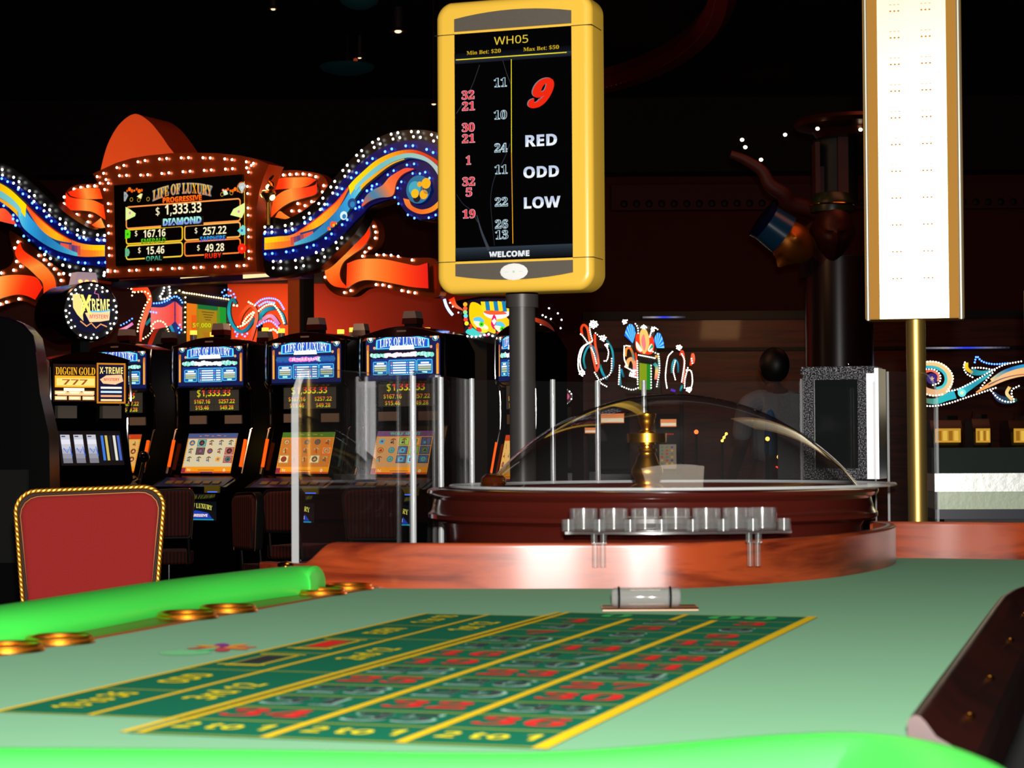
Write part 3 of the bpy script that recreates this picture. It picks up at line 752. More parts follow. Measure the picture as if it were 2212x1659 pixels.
# ================================================================ display counter on the right
CP = Plane(2120, 1120, 6.2, 4)
CNT = thing('counter', 'counter with a dark slab top and bright scratched metal front on the right', 'counter', (CP.o.x, CP.o.y, 0), CP.yaw)
L = lambda px, py: (CP.uv(px, py).x, CP.o.z + CP.uv(px, py).y)
xa = L(2018, 1000)[0]; xb = L(2420, 1000)[0]
SLAB = mat('dark_slate_top', (22, 32, 27), .5, spec=.08, noise=.3, nscale=300)
MB().box((xa - .01, -.02, L(2100, 1022)[1]), (xb, .5, L(2100, 967)[1])).build('top_slab', SLAB, CNT)
STEEL = mat('scratched_steel', (205, 208, 204), .36, .85, bump=.25, nscale=60)
MB().box((xa, -.005, L(2100, 1062)[1]), (xb, .48, L(2100, 1022)[1])).build('upper_front', STEEL, CNT)
MB().box((xa + .01, .0, L(2100, 1100)[1]), (xb, .47, L(2100, 1062)[1])).build('lower_front', mat('dull_steel', (150, 160, 140), .45, .5, bump=.2, nscale=60), CNT)
MB().box((xa, -.01, L(2100, 1121)[1]), (xb, .48, L(2100, 1100)[1])).build('base_rail', mat('navy_trim', (24, 30, 46), .3), CNT)
MB().box((xa + .03, .02, 0), (xb, .46, L(2100, 1121)[1])).build('cabinet', M_BLACKM, CNT)

a_ = L(2026, 1044); b_ = L(2064, 1044)
MB().tube([(a_[0] + .006, -.03, a_[1]), (b_[0] - .006, -.03, a_[1])], .0105, 12).build('light_tube', mat('white_tube_light', (255, 255, 250), emit=2.5), CNT)
AM = thing('amber_glass', 'small amber glass piece on the wheel rim at the left foot of the dome', 'glass', (D(1066, 1045, 3.95).x, 3.95, D(1066, 1050, 3.95).z))
MB().lathe([(0, 0), (.02, 0), (.024, .006), (.022, .016), (.014, .022), (0, .023)], 24).build('body', mat('amber_glass', (60, 22, 5), .1, coat=.4), AM)
MB().ell((.018, -.018, .008), (.004, .004, .004), 8, 6).build('bead', M_BRASS, AM)
# ================================================================ chairs
REDF = mat('red_upholstery', (178, 38, 34), .9, noise=.18, nscale=260)
REDF.node_tree.nodes['Principled BSDF'].inputs['Sheen Weight'].default_value = .2
STR = mat('striped_upholstery', (70, 14, 10), .8)
nt = STR.node_tree; tc = nt.nodes.new('ShaderNodeTexCoord'); wv = nt.nodes.new('ShaderNodeTexWave'); wv.inputs['Scale'].default_value = 14; wv.inputs['Distortion'].default_value = .6
cr = nt.nodes.new('ShaderNodeValToRGB'); cr.color_ramp.elements[0].color = srgb((96, 24, 12)) + (1,); cr.color_ramp.elements[1].color = srgb((34, 8, 8)) + (1,)
nt.links.new(tc.outputs['Object'], wv.inputs[0]); nt.links.new(wv.outputs[0], cr.inputs[0]); nt.links.new(cr.outputs[0], nt.nodes['Principled BSDF'].inputs['Base Color'])
DGOLD = mat('dull_gold_frame', (90, 50, 16), .4, .8)
def chair(name, label, cat, px, pt, Y, w, h, yaw, fab, group=None, top_bow=.006, base='swivel'):
    """back panel seen from behind or in front; h = height of the back panel"""
    p = D(px, pt, Y); zt = p.z
    th = thing(name, label, cat, (p.x, p.y, 0), -math.radians(yaw), group)
    def outline(w, zb, zt, r, bow):
        pts = []
        for cx, cz, a, rr in ((w * .5 - r, zt - r, 0, r), (-w * .5 + r, zt - r, 90, r), (-w * .43 + .02, zb + .02, 180, .02), (w * .43 - .02, zb + .02, 270, .02)):
            for k in range(7): t = math.radians(a + k * 15); pts.append((cx + rr * math.cos(t), cz + rr * math.sin(t)))
        return [(x, z + (bow * (x / (w * .5)) if z > (zb + zt) / 2 else 0)) for x, z in pts]
    o1 = outline(w, zt - h, zt, .055, top_bow); o2 = outline(w - .026, zt - h + .012, zt - .014, .050, top_bow)
    tl = lambda pts: pts
    b = cushion(MB(), o1, -.018, .03, .006); b.build('back_frame', M_BLACKM if fab is STR else mat('dark_wood_frame', (46, 14, 8), .65), th)
    b = cushion(MB(), o2, -.038, .0, .014); b.build('backrest', fab, th)
    if fab is REDF:
        n = 360; pp = resample(o1[:14] + [], n=60); loop = resample([(w * .43, zt - h)] + o1[:14] + [(-w * .43, zt - h)], n=n)
        rope = MB().tube([(v.x, -.017, v.y) for v in loop[::6]], .0052, 8, up=(0, 1, 0)); fine = []
        for s_ in (0, 1, 2):
            pts = []
            for i, q_1 in enumerate(loop):
                a = i * .5 + s_ * 2 * PI / 3; t = (loop[min(n - 1, i + 1)] - loop[max(0, i - 1)]).normalized()
                nn = Vector((-t.y, t.x)); pts.append((q_1.x + nn.x * .003 * math.cos(a), -.018 + .003 * math.sin(a), q_1.y + nn.y * .003 * math.cos(a)))
            rope.tube(pts, .0046, 6, up=(0, 1, 0))
        rope.build('rope_trim', mat('rope_gold', (235, 160, 60), .38, .9), th, label='twisted gold rope edge')
        MB().tube([(x, -.03, z) for x, z in resample([(w * .43 - .02, zt - h)] + o2[:14] + [(-w * .43 + .02, zt - h)], n=60)], .003, 6, up=(0, 1, 0)).build('piping', DGOLD, th)
    else:
        MB().tube([(x, -.02, z) for x, z in resample([(w * .43, zt - h)] + o1[:14] + [(-w * .43, zt - h)], n=50)], .0025, 6, up=(0, 1, 0)).build('piping', DGOLD, th)
    sz = zt - h - .12
    sd = 1 if fab is STR else -1
    cushion(MB(), [(x * 1.02, z) for x, z in outline(w, -.22, .22, .05, 0)], -.04, .04, .02).xf(Matrix.Translation((0, .24 * sd, sz)) @ Matrix.Rotation(PI / 2, 4, 'X')).build('seat', fab, th)
    for x in (-w * .38, w * .38): MB().tube([(x, .02, zt - h + .1), (x, .025, sz - .02), (x, .1 * sd, sz - .05)], .012, 8).build('back_support', M_BLACKM, th)
    MB().cyl((0, .24 * sd, .05), .03, sz - .08, 16).build('column', M_CHROME, th)
    MB().lathe([(0, 0), (.22, 0), (.22, .012), (.04, .06), (0, .06)], 32, (0, .24 * sd, 0)).build('foot', M_BLACKM, th)
    return th
chair('chair', 'red upholstered chair with gold rope edging at the left of the table', 'chair', 195, 1056, 5.9, .40, .42, -9, REDF, top_bow=.006)
for px, pt, Y_, w, h, yaw, lab in ((372, 1056, 13.2, .27, .31, -14, 'dark striped slot chair just right of the red chair'), (534, 1064, 11.8, .26, .32, 52, 'dark striped slot chair turned sideways with a gold edge, second from the left'),
        (612, 1056, 13.0, .27, .27, 20, 'dark striped slot chair half hidden behind the sideways one'), (806, 1052, 12.4, .36, .31, 6, 'widest dark striped slot chair, before the slot machine beside the wheel')):
    chair('slot_chair', lab, 'chair', px, pt, Y_, w, h, yaw, STR, 'striped chairs at the slot machines')
# ================================================================ slot machines
SPKR = mat('grey_speaker_cloth', (150, 140, 128), .9)
LENSG = mat('grey_lens', (150, 140, 138), .25); LENSR = mat('dark_red_lens', (60, 10, 14), .25)
ORLIT = mat('orange_lit_strip', (255, 92, 8), emit=.9); CYLIT = mat('teal_strip', (40, 90, 84), .3)
BLUEP = mat('blue_deck_panel', (24, 38, 110), .3); M_BEZEL = mat('piano_black', (6, 6, 7), .15)
CAPM = mat('bronze_black_cap', (60, 24, 14), .12, .7)
def beacon(parent, x, y, z, w=.055, h=.085):
    b = MB(); b.box((x - w * .8, y - .03, z - .05), (x + w * .8, y + .05, z + .002)); b.build('beacon_base', M_BLACK, parent)
    bt = MB(); bt.v = []; 
    bt.prism([(x - w, z), (x + w, z), (x + w * .92, z + h * .45), (x - w * .92, z + h * .45)], y - .045, y + .045)
    o = bt.build('beacon', LENSR, parent)
    MB().prism([(x - w * .92, z + h * .45), (x + w * .92, z + h * .45), (x + w * .72, z + h), (x - w * .72, z + h)], y - .045, y + .045).build('lens', LENSG, o)
def body(th, w, prof, mat_=None, name='cabinet'):
    return MB().prism(prof, -w / 2, w / 2, 'x').build(name, mat_ or M_BEZEL, th)
PROF = [(-.10, 1.80), (-.17, 1.77), (-.18, 1.53), (-.13, 1.50), (-.12, 1.27), (-.14, 1.23), (-.25, .92), (-.30, .90), (-.46, .84), (-.47, .79), (-.36, .74), (-.34, .62), (-.34, .0), (.22, 0), (.22, 1.70), (.1, 1.80)]
ZT = lambda z: z if z < 1.3 else 1.3 + (z - 1.3) * 1.095
def zs(mb): mb.v = [(x, y, ZT(z)) for x, y, z in mb.v]; return mb
def marquee_art(variant):
    a = MB(); Y = -.1865; W2_, Z0, Z1 = .245, 1.535, 1.80
    X = lambda px: (px - 1110) / 1500 * .50          # crop pixels of the artwork -> metres
    Z = lambda py: 1.545 + (1150 - py) / 800 * .262
    N = (4, 12, 62); 
    a.flat([(-W2_, Z0)] + [(W2_, Z0)] + [(W2_ * math.cos(t * PI / 12) if False else W2_ - 2 * W2_ * t / 12, 1.775 + .028 * math.sin(PI * t / 12)) for t in range(13)], Y, (6, 22, 74))
    def R_(x0, y0, x1, y1, c, k=1): a.rect(X(x0), Z(y1), X(x1), Z(y0), Y - .0005 * k, c)
    # columns and scrolls
    for x0, x1 in ((395, 440), (1770, 1820)): R_(x0, 560, x1, 1100, (214, 130, 30)); R_(x0 + 12, 640, x0 + 22, 1100, (255, 200, 90), 2)
    for k in range(9):
        for s_ in (-1, 1):
            x = 1110 + s_ * (420 + k * 34); a.disc(X(x), Z(372 + 18 * math.sin(k * 1.9) + k * 6), .0055 + .002 * (k % 3), Y - .0006, (212, 120 - 8 * (k % 3), 30), n=8)
    for s_ in (-1, 1):
        for k in range(4): a.disc(X(1110 + s_ * 690), Z(560 + k * 40), .008 - .001 * k, Y - .0007, (196, 104, 30), n=8)
        xd = X(1110 + s_ * 640); zd = Z(440)
        a.disc(xd, zd, .019, Y - .0008, (110, 220, 236), n=14); a.disc(xd, zd, .0165, Y - .0012, (14, 30, 70), n=14)
        a.flat([(xd - .013, zd + .006), (xd - .004, zd + .013), (xd + .011, zd + .011), (xd + .012, zd - .004), (xd + .001, zd - .013)], Y - .0016, (236, 248, 226))
        a.disc(X(1110 + s_ * 560), Z(600), .009, Y - .0008, (220, 160, 120), n=8)
    arc = lambda t, c0, amp: c0 - amp * (1 - t * t)
    top = [(X(1110 + 520 * t), Z(455 - 75 * (1 - t * t))) for t in [i / 8 - 1 for i in range(17)]]
    a.flat(top + [(X(1640), Z(610)), (X(575), Z(625))], Y - .001, (90, 214, 240))
    top2 = [(X(1110 + 495 * t), Z(468 - 70 * (1 - t * t))) for t in [i / 8 - 1 for i in range(17)]]
    a.flat(top2 + [(X(1600), Z(596)), (X(612), Z(608))], Y - .0014, (20, 80, 190))
    fn = lambda p: (p[0], p[1] + .016 * (1 - (p[0] / .17) ** 2))
    a.text('LIFE OF LUXURY', 0, Z(535), .05, Y - .0018, (255, 255, 238), w=.30, fn=fn, font='S', col2=(210, 240, 250))
    a.flat([(X(850), Z(640)), (X(1345), Z(640)), (X(1330), Z(560)), (X(870), Z(568))], Y - .0022, (255, 255, 250))
    a.text('PROGRESSIVE', 0, Z(602), .011, Y - .0026, (230, 190, 170), w=.14)
    # lower glass
    R_(448, 655, 1748, 1105, (2, 6, 26), 2); R_(480, 800, 1715, 1098, (6, 40, 120), 3)
    cloud = {'a': (236, 250, 244), 'b': (230, 236, 250), 'c': (240, 120, 190), 'd': (250, 225, 240)}[variant]
    rr = random.Random(variant)
    if variant == 'c': R_(480, 670, 1715, 795, (20, 60, 150), 4)
    for k in range(34):
        x = 500 + k * 36; c_ = cloud if 780 < x < 1400 else ((120, 214, 190) if k % 2 else (190, 236, 230))
        if variant == 'c' and not 760 < x < 1420: c_ = (30, 90, 150)
        a.disc(X(x), Z(732 + rr.uniform(-12, 14)), .0125 + rr.uniform(-.003, .004), Y - .0022 - k * 1e-5, c_, n=9)
    a.text({'a': 'WHALE', 'b': 'GOLD RUSH', 'c': 'JUNGLE GIANT', 'd': 'JACKPOT'}[variant] if variant == 'c' else '~ ~ ~', 0, Z(732), .018 if variant == 'c' else .006, Y - .003, (255, 245, 250), w=.2, font='S')
    for x0, x1, y0, y1 in ((530, 805, 860, 1092), (840, 1375, 832, 1100), (1395, 1692, 832, 1082)):
        R_(x0, y0, x1, y1, (8, 96, 170), 4); a.rrect(X(x0), Z(y1), X(x1), Z(y0), .006, .0028, Y - .0026, (110, 226, 244))
    for k in range(5):
        y = 880 + k * 46; R_(920, y - 12, 1180, y + 12, (236, 246, 250), 6); R_(1245, y - 12, 1345, y + 12, (226, 240, 248), 6)
        a.disc(X(890), Z(y), .0045, Y - .003, ((230, 80, 90), (240, 200, 180), (90, 160, 230))[k % 3], n=8); a.disc(X(1210), Z(y), .0045, Y - .003, ((90, 190, 250), (240, 60, 140), (60, 200, 190), (70, 150, 240), (250, 250, 250))[k], n=8)
    for x0, x1 in ((550, 785), (1420, 1670)):
        for k, c_ in enumerate(((250, 250, 250), (240, 246, 250), (190, 190, 110), (180, 190, 130))): R_(x0 + (50 if k == 0 else 0), 875 + k * 42, x1 - (40 if k == 0 else 0), 903 + k * 42, c_, 6)
        R_((x0 + x1) / 2 - 50, 1045, (x0 + x1) / 2 + 50, 1078, (170, 240, 236), 6)
    return a
def led_board():
    a = MB(); Y = -.1405
    a.rect(-.185, 1.372, .185, 1.52, Y, (50, 44, 36)); 
    for z in (1.415, 1.452): a.rect(-.185, z - .0008, .185, z + .0008, Y - .0004, (24, 20, 18))
    a.rect(-.001, 1.372, .001, 1.452, Y - .0004, (24, 20, 18))
    ye, re = (226, 214, 20), (250, 60, 50)
    a.text('$', -.115, 1.487, .056, Y - .001, ye, w=.026); a.text('1,333.33', .015, 1.487, .054, Y - .001, re, w=.215, col2=ye)
    for t, x, z in (('$167.16', -.09, 1.433), ('$257.22', .095, 1.433), ('$15.46', -.09, 1.393), ('$49.28', .095, 1.393)):
        a.text(t, x, z, .030, Y - .001, (246, 120, 40), w=.12 if len(t) == 7 else .10, col2=(210, 210, 20))
    return a
def game_screen(variant):
    a = MB(); rr = random.Random(variant + 's'); w, h = .185, .15
    bg, hd = {'a': ((214, 198, 160), (70, 84, 130)), 'b': ((222, 170, 90), (190, 60, 20)), 'c': ((206, 116, 40), (70, 110, 30)), 'd': ((206, 150, 90), (110, 70, 110))}[variant]
    a.rect(-w, -h, w, h, -.0005, (236, 150, 40)); a.rect(-w, h - .038, w, h, -.001, hd)
    a.text({'a': 'GOLDEN PEAK', 'b': 'JAR OF GOLD', 'c': 'ISLAND', 'd': 'WOLF SPIRIT'}[variant] if variant == 'd' else '- ~ - ~ -', 0, h - .018, .02 if variant == 'd' else .008, -.0014, (60, 200, 120) if variant == 'd' else (240, 140, 60), w=.2, font='S')
    a.rect(-w + .006, -h + .048, w - .006, h - .042, -.001, bg)
    a.rect(-w, -h, w, -h + .044, -.0012, (244, 150, 20)); a.rect(-w, -h, w, -h + .012, -.0014, (210, 70, 20)); a.rect(-w, -h + .002, -w + .03, -h + .04, -.0016, (150, 40, 60))
    a.text('0', w - .05, -h + .022, .022, -.002, (250, 240, 200)); a.text('1c', -w + .055, -h + .024, .02, -.002, (240, 220, 180)); a.rect(-.06, -h + .02, .06, -h + .024, -.002, (120, 60, 20))
    a.rect(-.04, -h - .0, .05, -h + .008, -.002, (60, 30, 90))
    pal = {'a': ((244, 160, 30), (150, 60, 60), (60, 120, 110), (70, 110, 160), (50, 40, 40)), 'b': ((170, 60, 20), (230, 150, 40), (150, 40, 20), (60, 130, 150), (200, 190, 120)),
           'c': ((170, 50, 20), (220, 90, 20), (110, 70, 50), (60, 100, 100), (190, 170, 110)), 'd': ((20, 50, 90), (70, 170, 190), (230, 130, 40), (110, 140, 30), (140, 40, 40))}[variant]
    for r in range(3):
        for c in range(5):
            x = -w + .041 + c * .0725; z = h - .072 - r * .062; k = rr.randrange(5); t = rr.random()
            if variant == 'd' and c >= 2 or (variant in 'ac' and t < .3): a.rect(x - .033, z - .028, x + .033, z + .028, -.0014, pal[k]); a.rect(x - .028, z - .023, x + .028, z + .023, -.0018, tuple(min(255, v + 50) for v in pal[k]))
            k2 = (k + 1 + rr.randrange(3)) % 5
            if t < .4: a.disc(x, z, .021, -.002, tuple(int(v * .6) for v in pal[k2]), n=12); a.disc(x, z, .017, -.0022, pal[k2], n=12); a.flat([(x - .012, z - .009), (x + .003, z + .012), (x + .013, z - .008)], -.0026, pal[(k2 + 2) % 5])
            elif t < .7: a.flat([(x - .018, z - .016), (x - .02, z + .006), (x - .004, z + .02), (x + .018, z + .012), (x + .014, z - .018)], -.002, pal[k2]); a.disc(x, z, .008, -.0024, pal[(k2 + 3) % 5], n=8)
            else: a.line(catmull([(x - .016, z + .006), (x, z + .018), (x + .016, z + .01)], 4), .006, -.002, pal[4]); a.line([(x - .002, z + .016), (x + .006, z - .02)], .006, -.0022, (110, 60, 30)); a.disc(x - .008, z - .008, .008, -.0024, pal[k2], n=8)
    for s_ in (-1, 1):
        for k in range(12): a.rect(s_ * (w - .006) - .002, h - .05 - k * .016, s_ * (w - .006) + .002, h - .044 - k * .016, -.0016, (150, 90, 30))
    return a
SCM = Matrix.Translation((0, -.1985, 1.075)) @ Matrix.Rotation(math.radians(-19.5), 4, 'X')
def slot_machine(px, Y, yaw, variant, label):
    p = D(px, 1000, Y); th = thing('slot_machine', label, 'slot machine', (p.x, p.y, 0), -math.radians(yaw), 'bank of themed slot machines')
    w = .56; th.scale = (1.15, 1, 1); body(th, w, [(y, ZT(z)) for y, z in PROF])
    cap = [(-.275, 1.788), (.275, 1.788)] + [(.275 - .55 * t / 16, 1.80 + .052 * math.sin(PI * t / 16)) for t in range(17)]
    o = zs(MB().prism(cap[::1], -.2, .1)).build('top_cap', CAPM, th, bevel=.008)
    zs(MB().box((-.03, -.203, 1.818), (.03, -.199, 1.828))).build('badge', mat('grey_badge', (150, 140, 130), .4), o)
    zs(marquee_art(variant)).build('marquee', M_EMIT_HI, th)
    zs(led_board()).build('jackpot_board', M_EMIT, th)
    zs(MB().box((-.24, -.1865, 1.525), (.24, -.18, 1.537))).build('marquee_ledge', BLUEP, th)
    for x in (-.19, .075): MB().box((x, -.133, 1.285), (x + .125, -.118, 1.345)).build('speaker', SPKR, th)
    s_ = MB(); s_.box((-.215, .0, -.175), (.215, .02, .17)); s_.xf(SCM).build('screen_bezel', M_BEZEL, th)
    game_screen(variant).xf(SCM).build('screen', M_EMIT if variant != 'b' else M_EMIT, th)
    DK = Matrix.Translation((0, -.39, .872)) @ Matrix.Rotation(math.radians(-67), 4, 'X')
    d = MB(); d.box((-.25, 0, -.075), (.25, .008, .08)); d.xf(DK).build('button_deck', BLUEP, th)
    for k in range(6): MB().xf(Matrix.Identity(4)).box((-.2 + k * .07, -.006, -.03), (-.15 + k * .07, .0, .01)).xf(DK).build('button', mat('button_cream', (150, 130, 60), .4), th)
    red = variant != 'd'
    LM = mat('red_led', (255, 50, 20), emit=3) if red else mat('yellow_led', (220, 240, 20), emit=3)
    e = MB()
    for k in range(7):
        for z in (.800, .828): e.ell((-.06 + k * .014, -.478, z), (.003, .003, .003), 6, 4)
    e.build('coin_lamps', LM, th)
    MB().box((.13, -.475, .80), (.24, -.44, .85)).build('bill_acceptor', mat('mustard_plastic', (120, 110, 30), .4, emit=.12), th)
    MB().box((.155, -.477, .803), (.225, -.474, .808)).build('acceptor_light', mat('blue_glow', (40, 90, 255), emit=2.5), th)
    bl = MB(); Y_ = -.362; fn = lambda p_: (p_[0], p_[1] + .02 * (1 - (p_[0] / .13) ** 2))
    bl.rect(-.15, .60, .15, .735, Y_, (4, 8, 14)); bl.text('LIFE OF LUXURY', 0, .685, .034, Y_ - .001, (230, 224, 90), w=.24, fn=fn, font='S')
    bl.flat([(-.12, .615), (.12, .615), (.09, .655), (0, .672), (-.09, .655)], Y_ - .001, (20, 60, 170)); bl.text('PROGRESSIVE', 0, .637, .02, Y_ - .002, (255, 225, 215), w=.17, bold=.02)
    bl.rect(-.13, .604, .13, .612, Y_ - .001, (30, 150, 180)); bl.build('belly_glass', M_EMIT, th)
    for sx in (-1, 1):
        x = sx * .283; pts = [(x, -.19, 1.80), (x, -.2, 1.74), (x, -.2, 1.55), (x, -.15, 1.48), (x, -.145, 1.28), (x, -.17, 1.2), (x, -.27, .93)]
        zs(MB().tube([Vector(q) for q in catmull(pts, 3)], (.009), 8)).build('chrome_trim', M_CHROME, th)
        MB().tube([(x * .95, -.20, 1.17), (x * .95, -.262, .98)], .011, 8).build('side_light', ORLIT if (variant in 'ab') or (variant == 'c' and sx < 0) else CYLIT, th)
    beacon(th, .0, -.05, 1.925, .05)
    return th
M_EMIT_HI = attrmat('marquee_light', emit=1.25)
for px, Y_, v, lab in ((283, 16.1, 'b', 'slot machine with gold jar screen, partly hidden behind the round topped machine'), (487, 15.4, 'a', 'slot machine with the pale picture screen, second of the jackpot row'),
        (693, 14.8, 'c', 'slot machine with the orange picture screen behind the curved acrylic edge'), (901, 14.15, 'd', 'slot machine with the tiled animal screen beside the yellow display')):
    slot_machine(px, Y_, 27, v, lab)
m5 = slot_machine(1146, 12.9, 62, 'b', 'slot machine turned edge-on behind the dark pole of the display'); m5.scale = (.8, .6, .97)
# the backs of the machines behind
for px, py, Y_, lab in ((383, 745, 17.6, 'black back of a slot machine seen between the first two jackpot machines'), (590, 745, 16.8, 'black back of a slot machine seen left of the curved acrylic edge'), (797, 730, 16.1, 'black back of a slot machine left of the tiled screen machine'), (1040, 722, 15.4, 'wide black back of a slot machine left of the display pole')):
    p = D(px, py, Y_); th = thing('rear_slot_machine', lab, 'slot machine', (p.x, p.y, 0), -math.radians(20), 'backs of the slot machines behind')
    w = .27 if px == 1040 else .17
    MB().prism([(-.25, 0), (.25, 0), (.25, p.z - .04), (.2, p.z), (-.2, p.z), (-.25, p.z - .04)], -w / 2, w / 2, 'x').build('cabinet', M_BLACKM, th)
    beacon(th, -.02, -.1, p.z + .012, .055, .09)
for px, py, wh in ((418, 722, 'leftmost of its row'), (461, 726, 'beside the beacon of the pale screen machine'), (736, 720, 'just right of the beacon of the orange screen machine'), (762, 716, 'lit against the dark red wall'), (922, 716, 'beside the beacon of the tiled screen machine'), (573, 716, 'left of the copper column'), (608, 718, 'at the foot of the copper column')):
    p = D(px, py, 17.2); th = thing('candle_lamp', 'small lit candle lamp, ' + wh, 'lamp', (p.x, p.y, 0), 0, 'candle lamps over the rear machines')
    MB().cyl((0, 0, 0), .02, p.z - .05, 12).build('post', M_BLACKM, th); MB().cyl((0, 0, p.z - .05), .028, .045, 14).build('clear_tier', LENSG, th)
    MB().cyl((0, 0, p.z - .005), .028, .035, 14).build('lit_tier', mat('amber_lit', (255, 160, 50), emit=3), th)

# ---------------------------------------------------------------- round topped machine at the left
p = D(170, 1000, 13.0)
XM = thing('slot_machine', 'slot machine with a round bulb ringed topper and three bright reels at the left', 'slot machine', (p.x, p.y, 0), math.radians(33), 'bank of themed slot machines')
prof = [(y, z if z < 1.23 else 1.23 + (z - 1.23) * .75) for y, z in PROF]; MB().box((-.245, -.188, 1.385), (.245, -.08, 1.64)).build('marquee_bezel', M_BEZEL, XM)
body(XM, .5, prof); 
a = MB(); Yf = -.19; zt, zb = 1.62, 1.395
a.rect(-.235, zb, .235, zt, Yf, (30, 8, 6)); a.rect(-.225, zt - .14, .03, zt - .07, Yf - .001, (246, 170, 30)); a.rect(-.215, zt - .13, .025, zt - .085, Yf - .0014, (255, 215, 120))
a.text("DIGGIN GOLD", -.095, zt - .042, .045, Yf - .001, (250, 180, 30), w=.25, font='S'); a.text('777', -.1, zt - .108, .032, Yf - .002, (150, 70, 20), w=.16)
a.rect(-.17, zt - .163, -.04, zt - .144, Yf - .002, (255, 246, 220)); a.rect(-.21, zt - .188, .02, zt - .168, Yf - .001, (250, 190, 130))
for r in range(2):
    for c in range(3): a.rect(-.225 + c * .087, zb + .01 + r * .032, -.15 + c * .087, zb + .032 + r * .032, Yf - .001, (255, 200, 130)); a.rect(-.218 + c * .087, zb + .016 + r * .032, -.16 + c * .087, zb + .026 + r * .032, Yf - .002, (255, 240, 200))
a.rect(.04, zb - .01, .225, zt + .01, Yf - .001, (196, 120, 20)); a.rect(.05, zb, .215, zt, Yf - .0014, (10, 10, 50))
a.text('X-TREME', .133, zt - .035, .04, Yf - .002, (250, 222, 120), w=.15, font='B'); a.flat([(.06, zt - .09), (.1, zt - .065), (.2, zt - .06), (.21, zt - .1), (.16, zt - .12), (.08, zt - .115)], Yf - .002, (250, 190, 140)); a.text('MYSTERY', .135, zt - .09, .018, Yf - .003, (190, 50, 60), w=.1)
for k, (z, c_) in enumerate(((.14, (240, 236, 220)), (.165, (190, 220, 240)), (.19, (230, 160, 110)), (.215, (250, 210, 150)))): a.rect(.065, zt - z - .006, .2, zt - z + .006, Yf - .002, c_)
a.build('marquee', M_EMIT_HI, XM)
for x in (-.2, .085): MB().box((x, -.175, 1.295), (x + .12, -.12, 1.37)).build('speaker', SPKR, XM)
SM2 = Matrix.Translation((0, -.198, 1.115)) @ Matrix.Rotation(math.radians(-19.5), 4, 'X')
reels = MB()
for k in range(3):
    x0 = -.185 + k * .083
    for j in range(6): g = 255 - j * 26 if j else 200; reels.rect(x0, .085 - (j + 1) * .03, x0 + .058, .085 - j * .03, -.002, (g, g, min(255, g + 12)))
    reels.line([(x0 + .01, .0), (x0 + .03, -.03), (x0 + .05, .01), (x0 + .058, -.05)], .007, -.003, (60, 120, 230)); reels.rect(x0 + .006, .07, x0 + .03, .078, -.003, (70, 70, 110))
for k, c_ in ((0, (60, 120, 220)), (1, (214, 190, 100)), (2, (30, 30, 40)), (3, (226, 224, 210)), (4, (70, 100, 190))): reels.rect(.07 + k * .026, -.08, .086 + k * .026, .08, -.002, c_)
reels.rect(-.2, -.11, .2, .11, -.0005, (6, 6, 10)); reels.xf(SM2).build('reels', M_EMIT, XM)
lv = MB(); lv.tube([(.27, -.2, .75), (.30, -.25, .95), (.31, -.27, 1.03)], .012, 8); lo = lv.build('lever', M_CHROME, XM); MB().ell((.31, -.27, 1.06), (.035, .035, .035), 16, 10).build('knob', mat('black_ball', (5, 5, 5), .08), lo)
for sx in (-1, 1): MB().tube([Vector(q) for q in catmull([(sx * .255, -.19, 1.6), (sx * .255, -.2, 1.4), (sx * .255, -.15, 1.3), (sx * .255, -.17, 1.05), (sx * .255, -.27, .8)], 4)], .008, 8).build('chrome_trim', M_CHROME, XM)
MB().prism([(-.25, 1.64), (.25, 1.64)] + [(.25 - .5 * t / 12, 1.65 + .045 * math.sin(PI * t / 12)) for t in range(13)], -.2, .08).build('top_cap', CAPM, XM)
# topper: a drum seen from its right
tp = D(199, 672, 12.8); tzc = tp.z; rr_ = .182
MB().lathe([(0, .30), (rr_ - .02, .30), (rr_, .27), (rr_, -.19), (rr_ - .008, -.2), (0, -.2)], 48, (0, 0, tzc), ax='y').build('topper', M_BEZEL, XM)
TD = MB(); TD.disc(0, tzc, rr_ - .012, -.2005, (4, 4, 12), n=36); TD.disc(0, tzc, rr_ - .05, -.201, (6, 8, 40), n=30)
TD.text('X-TREME', .025, tzc + .04, .075, -.203, (252, 240, 140), w=.19, shear=-.1); TD.text('X', -.035, tzc + .04, .12, -.204, (255, 235, 110), w=.075)
TD.flat([(-.12, tzc + .10), (-.075, tzc + .105), (-.06, tzc + .05), (-.05, tzc - .06), (-.09, tzc - .02), (-.115, tzc + .02)], -.2025, (250, 214, 130))
TD.flat([(-.04, tzc - .01), (.03, tzc + .0), (.12, tzc + .005), (.115, tzc - .05), (.06, tzc - .06), (-.01, tzc - .065)], -.2025, (250, 206, 150)); TD.text('MYSTERY', .05, tzc - .03, .026, -.204, (226, 90, 90), w=.12)
TD.line([(-.07, tzc - .06), (-.03, tzc - .09), (0, tzc - .07), (.03, tzc - .1), (.06, tzc - .075), (.1, tzc - .09)], .008, -.203, (230, 150, 90)); TD.line([(.03, tzc + .14), (.02, tzc + .11), (.045, tzc + .105), (.05, tzc + .07)], .006, -.203, (200, 110, 140))
TD.line([(-.02, tzc + .0), (.06, tzc - .0), (.12, tzc + .01)], .008, -.2035, (70, 190, 230))
TD.build('topper_face', M_EMIT_HI, XM)
bulbs(XM, [((rr_ - .02) * math.cos(t * PI / 14), tzc + (rr_ - .02) * math.sin(t * PI / 14)) for t in range(28) if t % 5 != 3], M_WB, .0068, -.205)
bulbs(XM, [((rr_ - .042) * math.cos(t * PI / 10 + .1), tzc + (rr_ - .042) * math.sin(t * PI / 10 + .1)) for t in range(20) if 2 < t < 12 or t % 3 == 0], M_WB, .005, -.205)
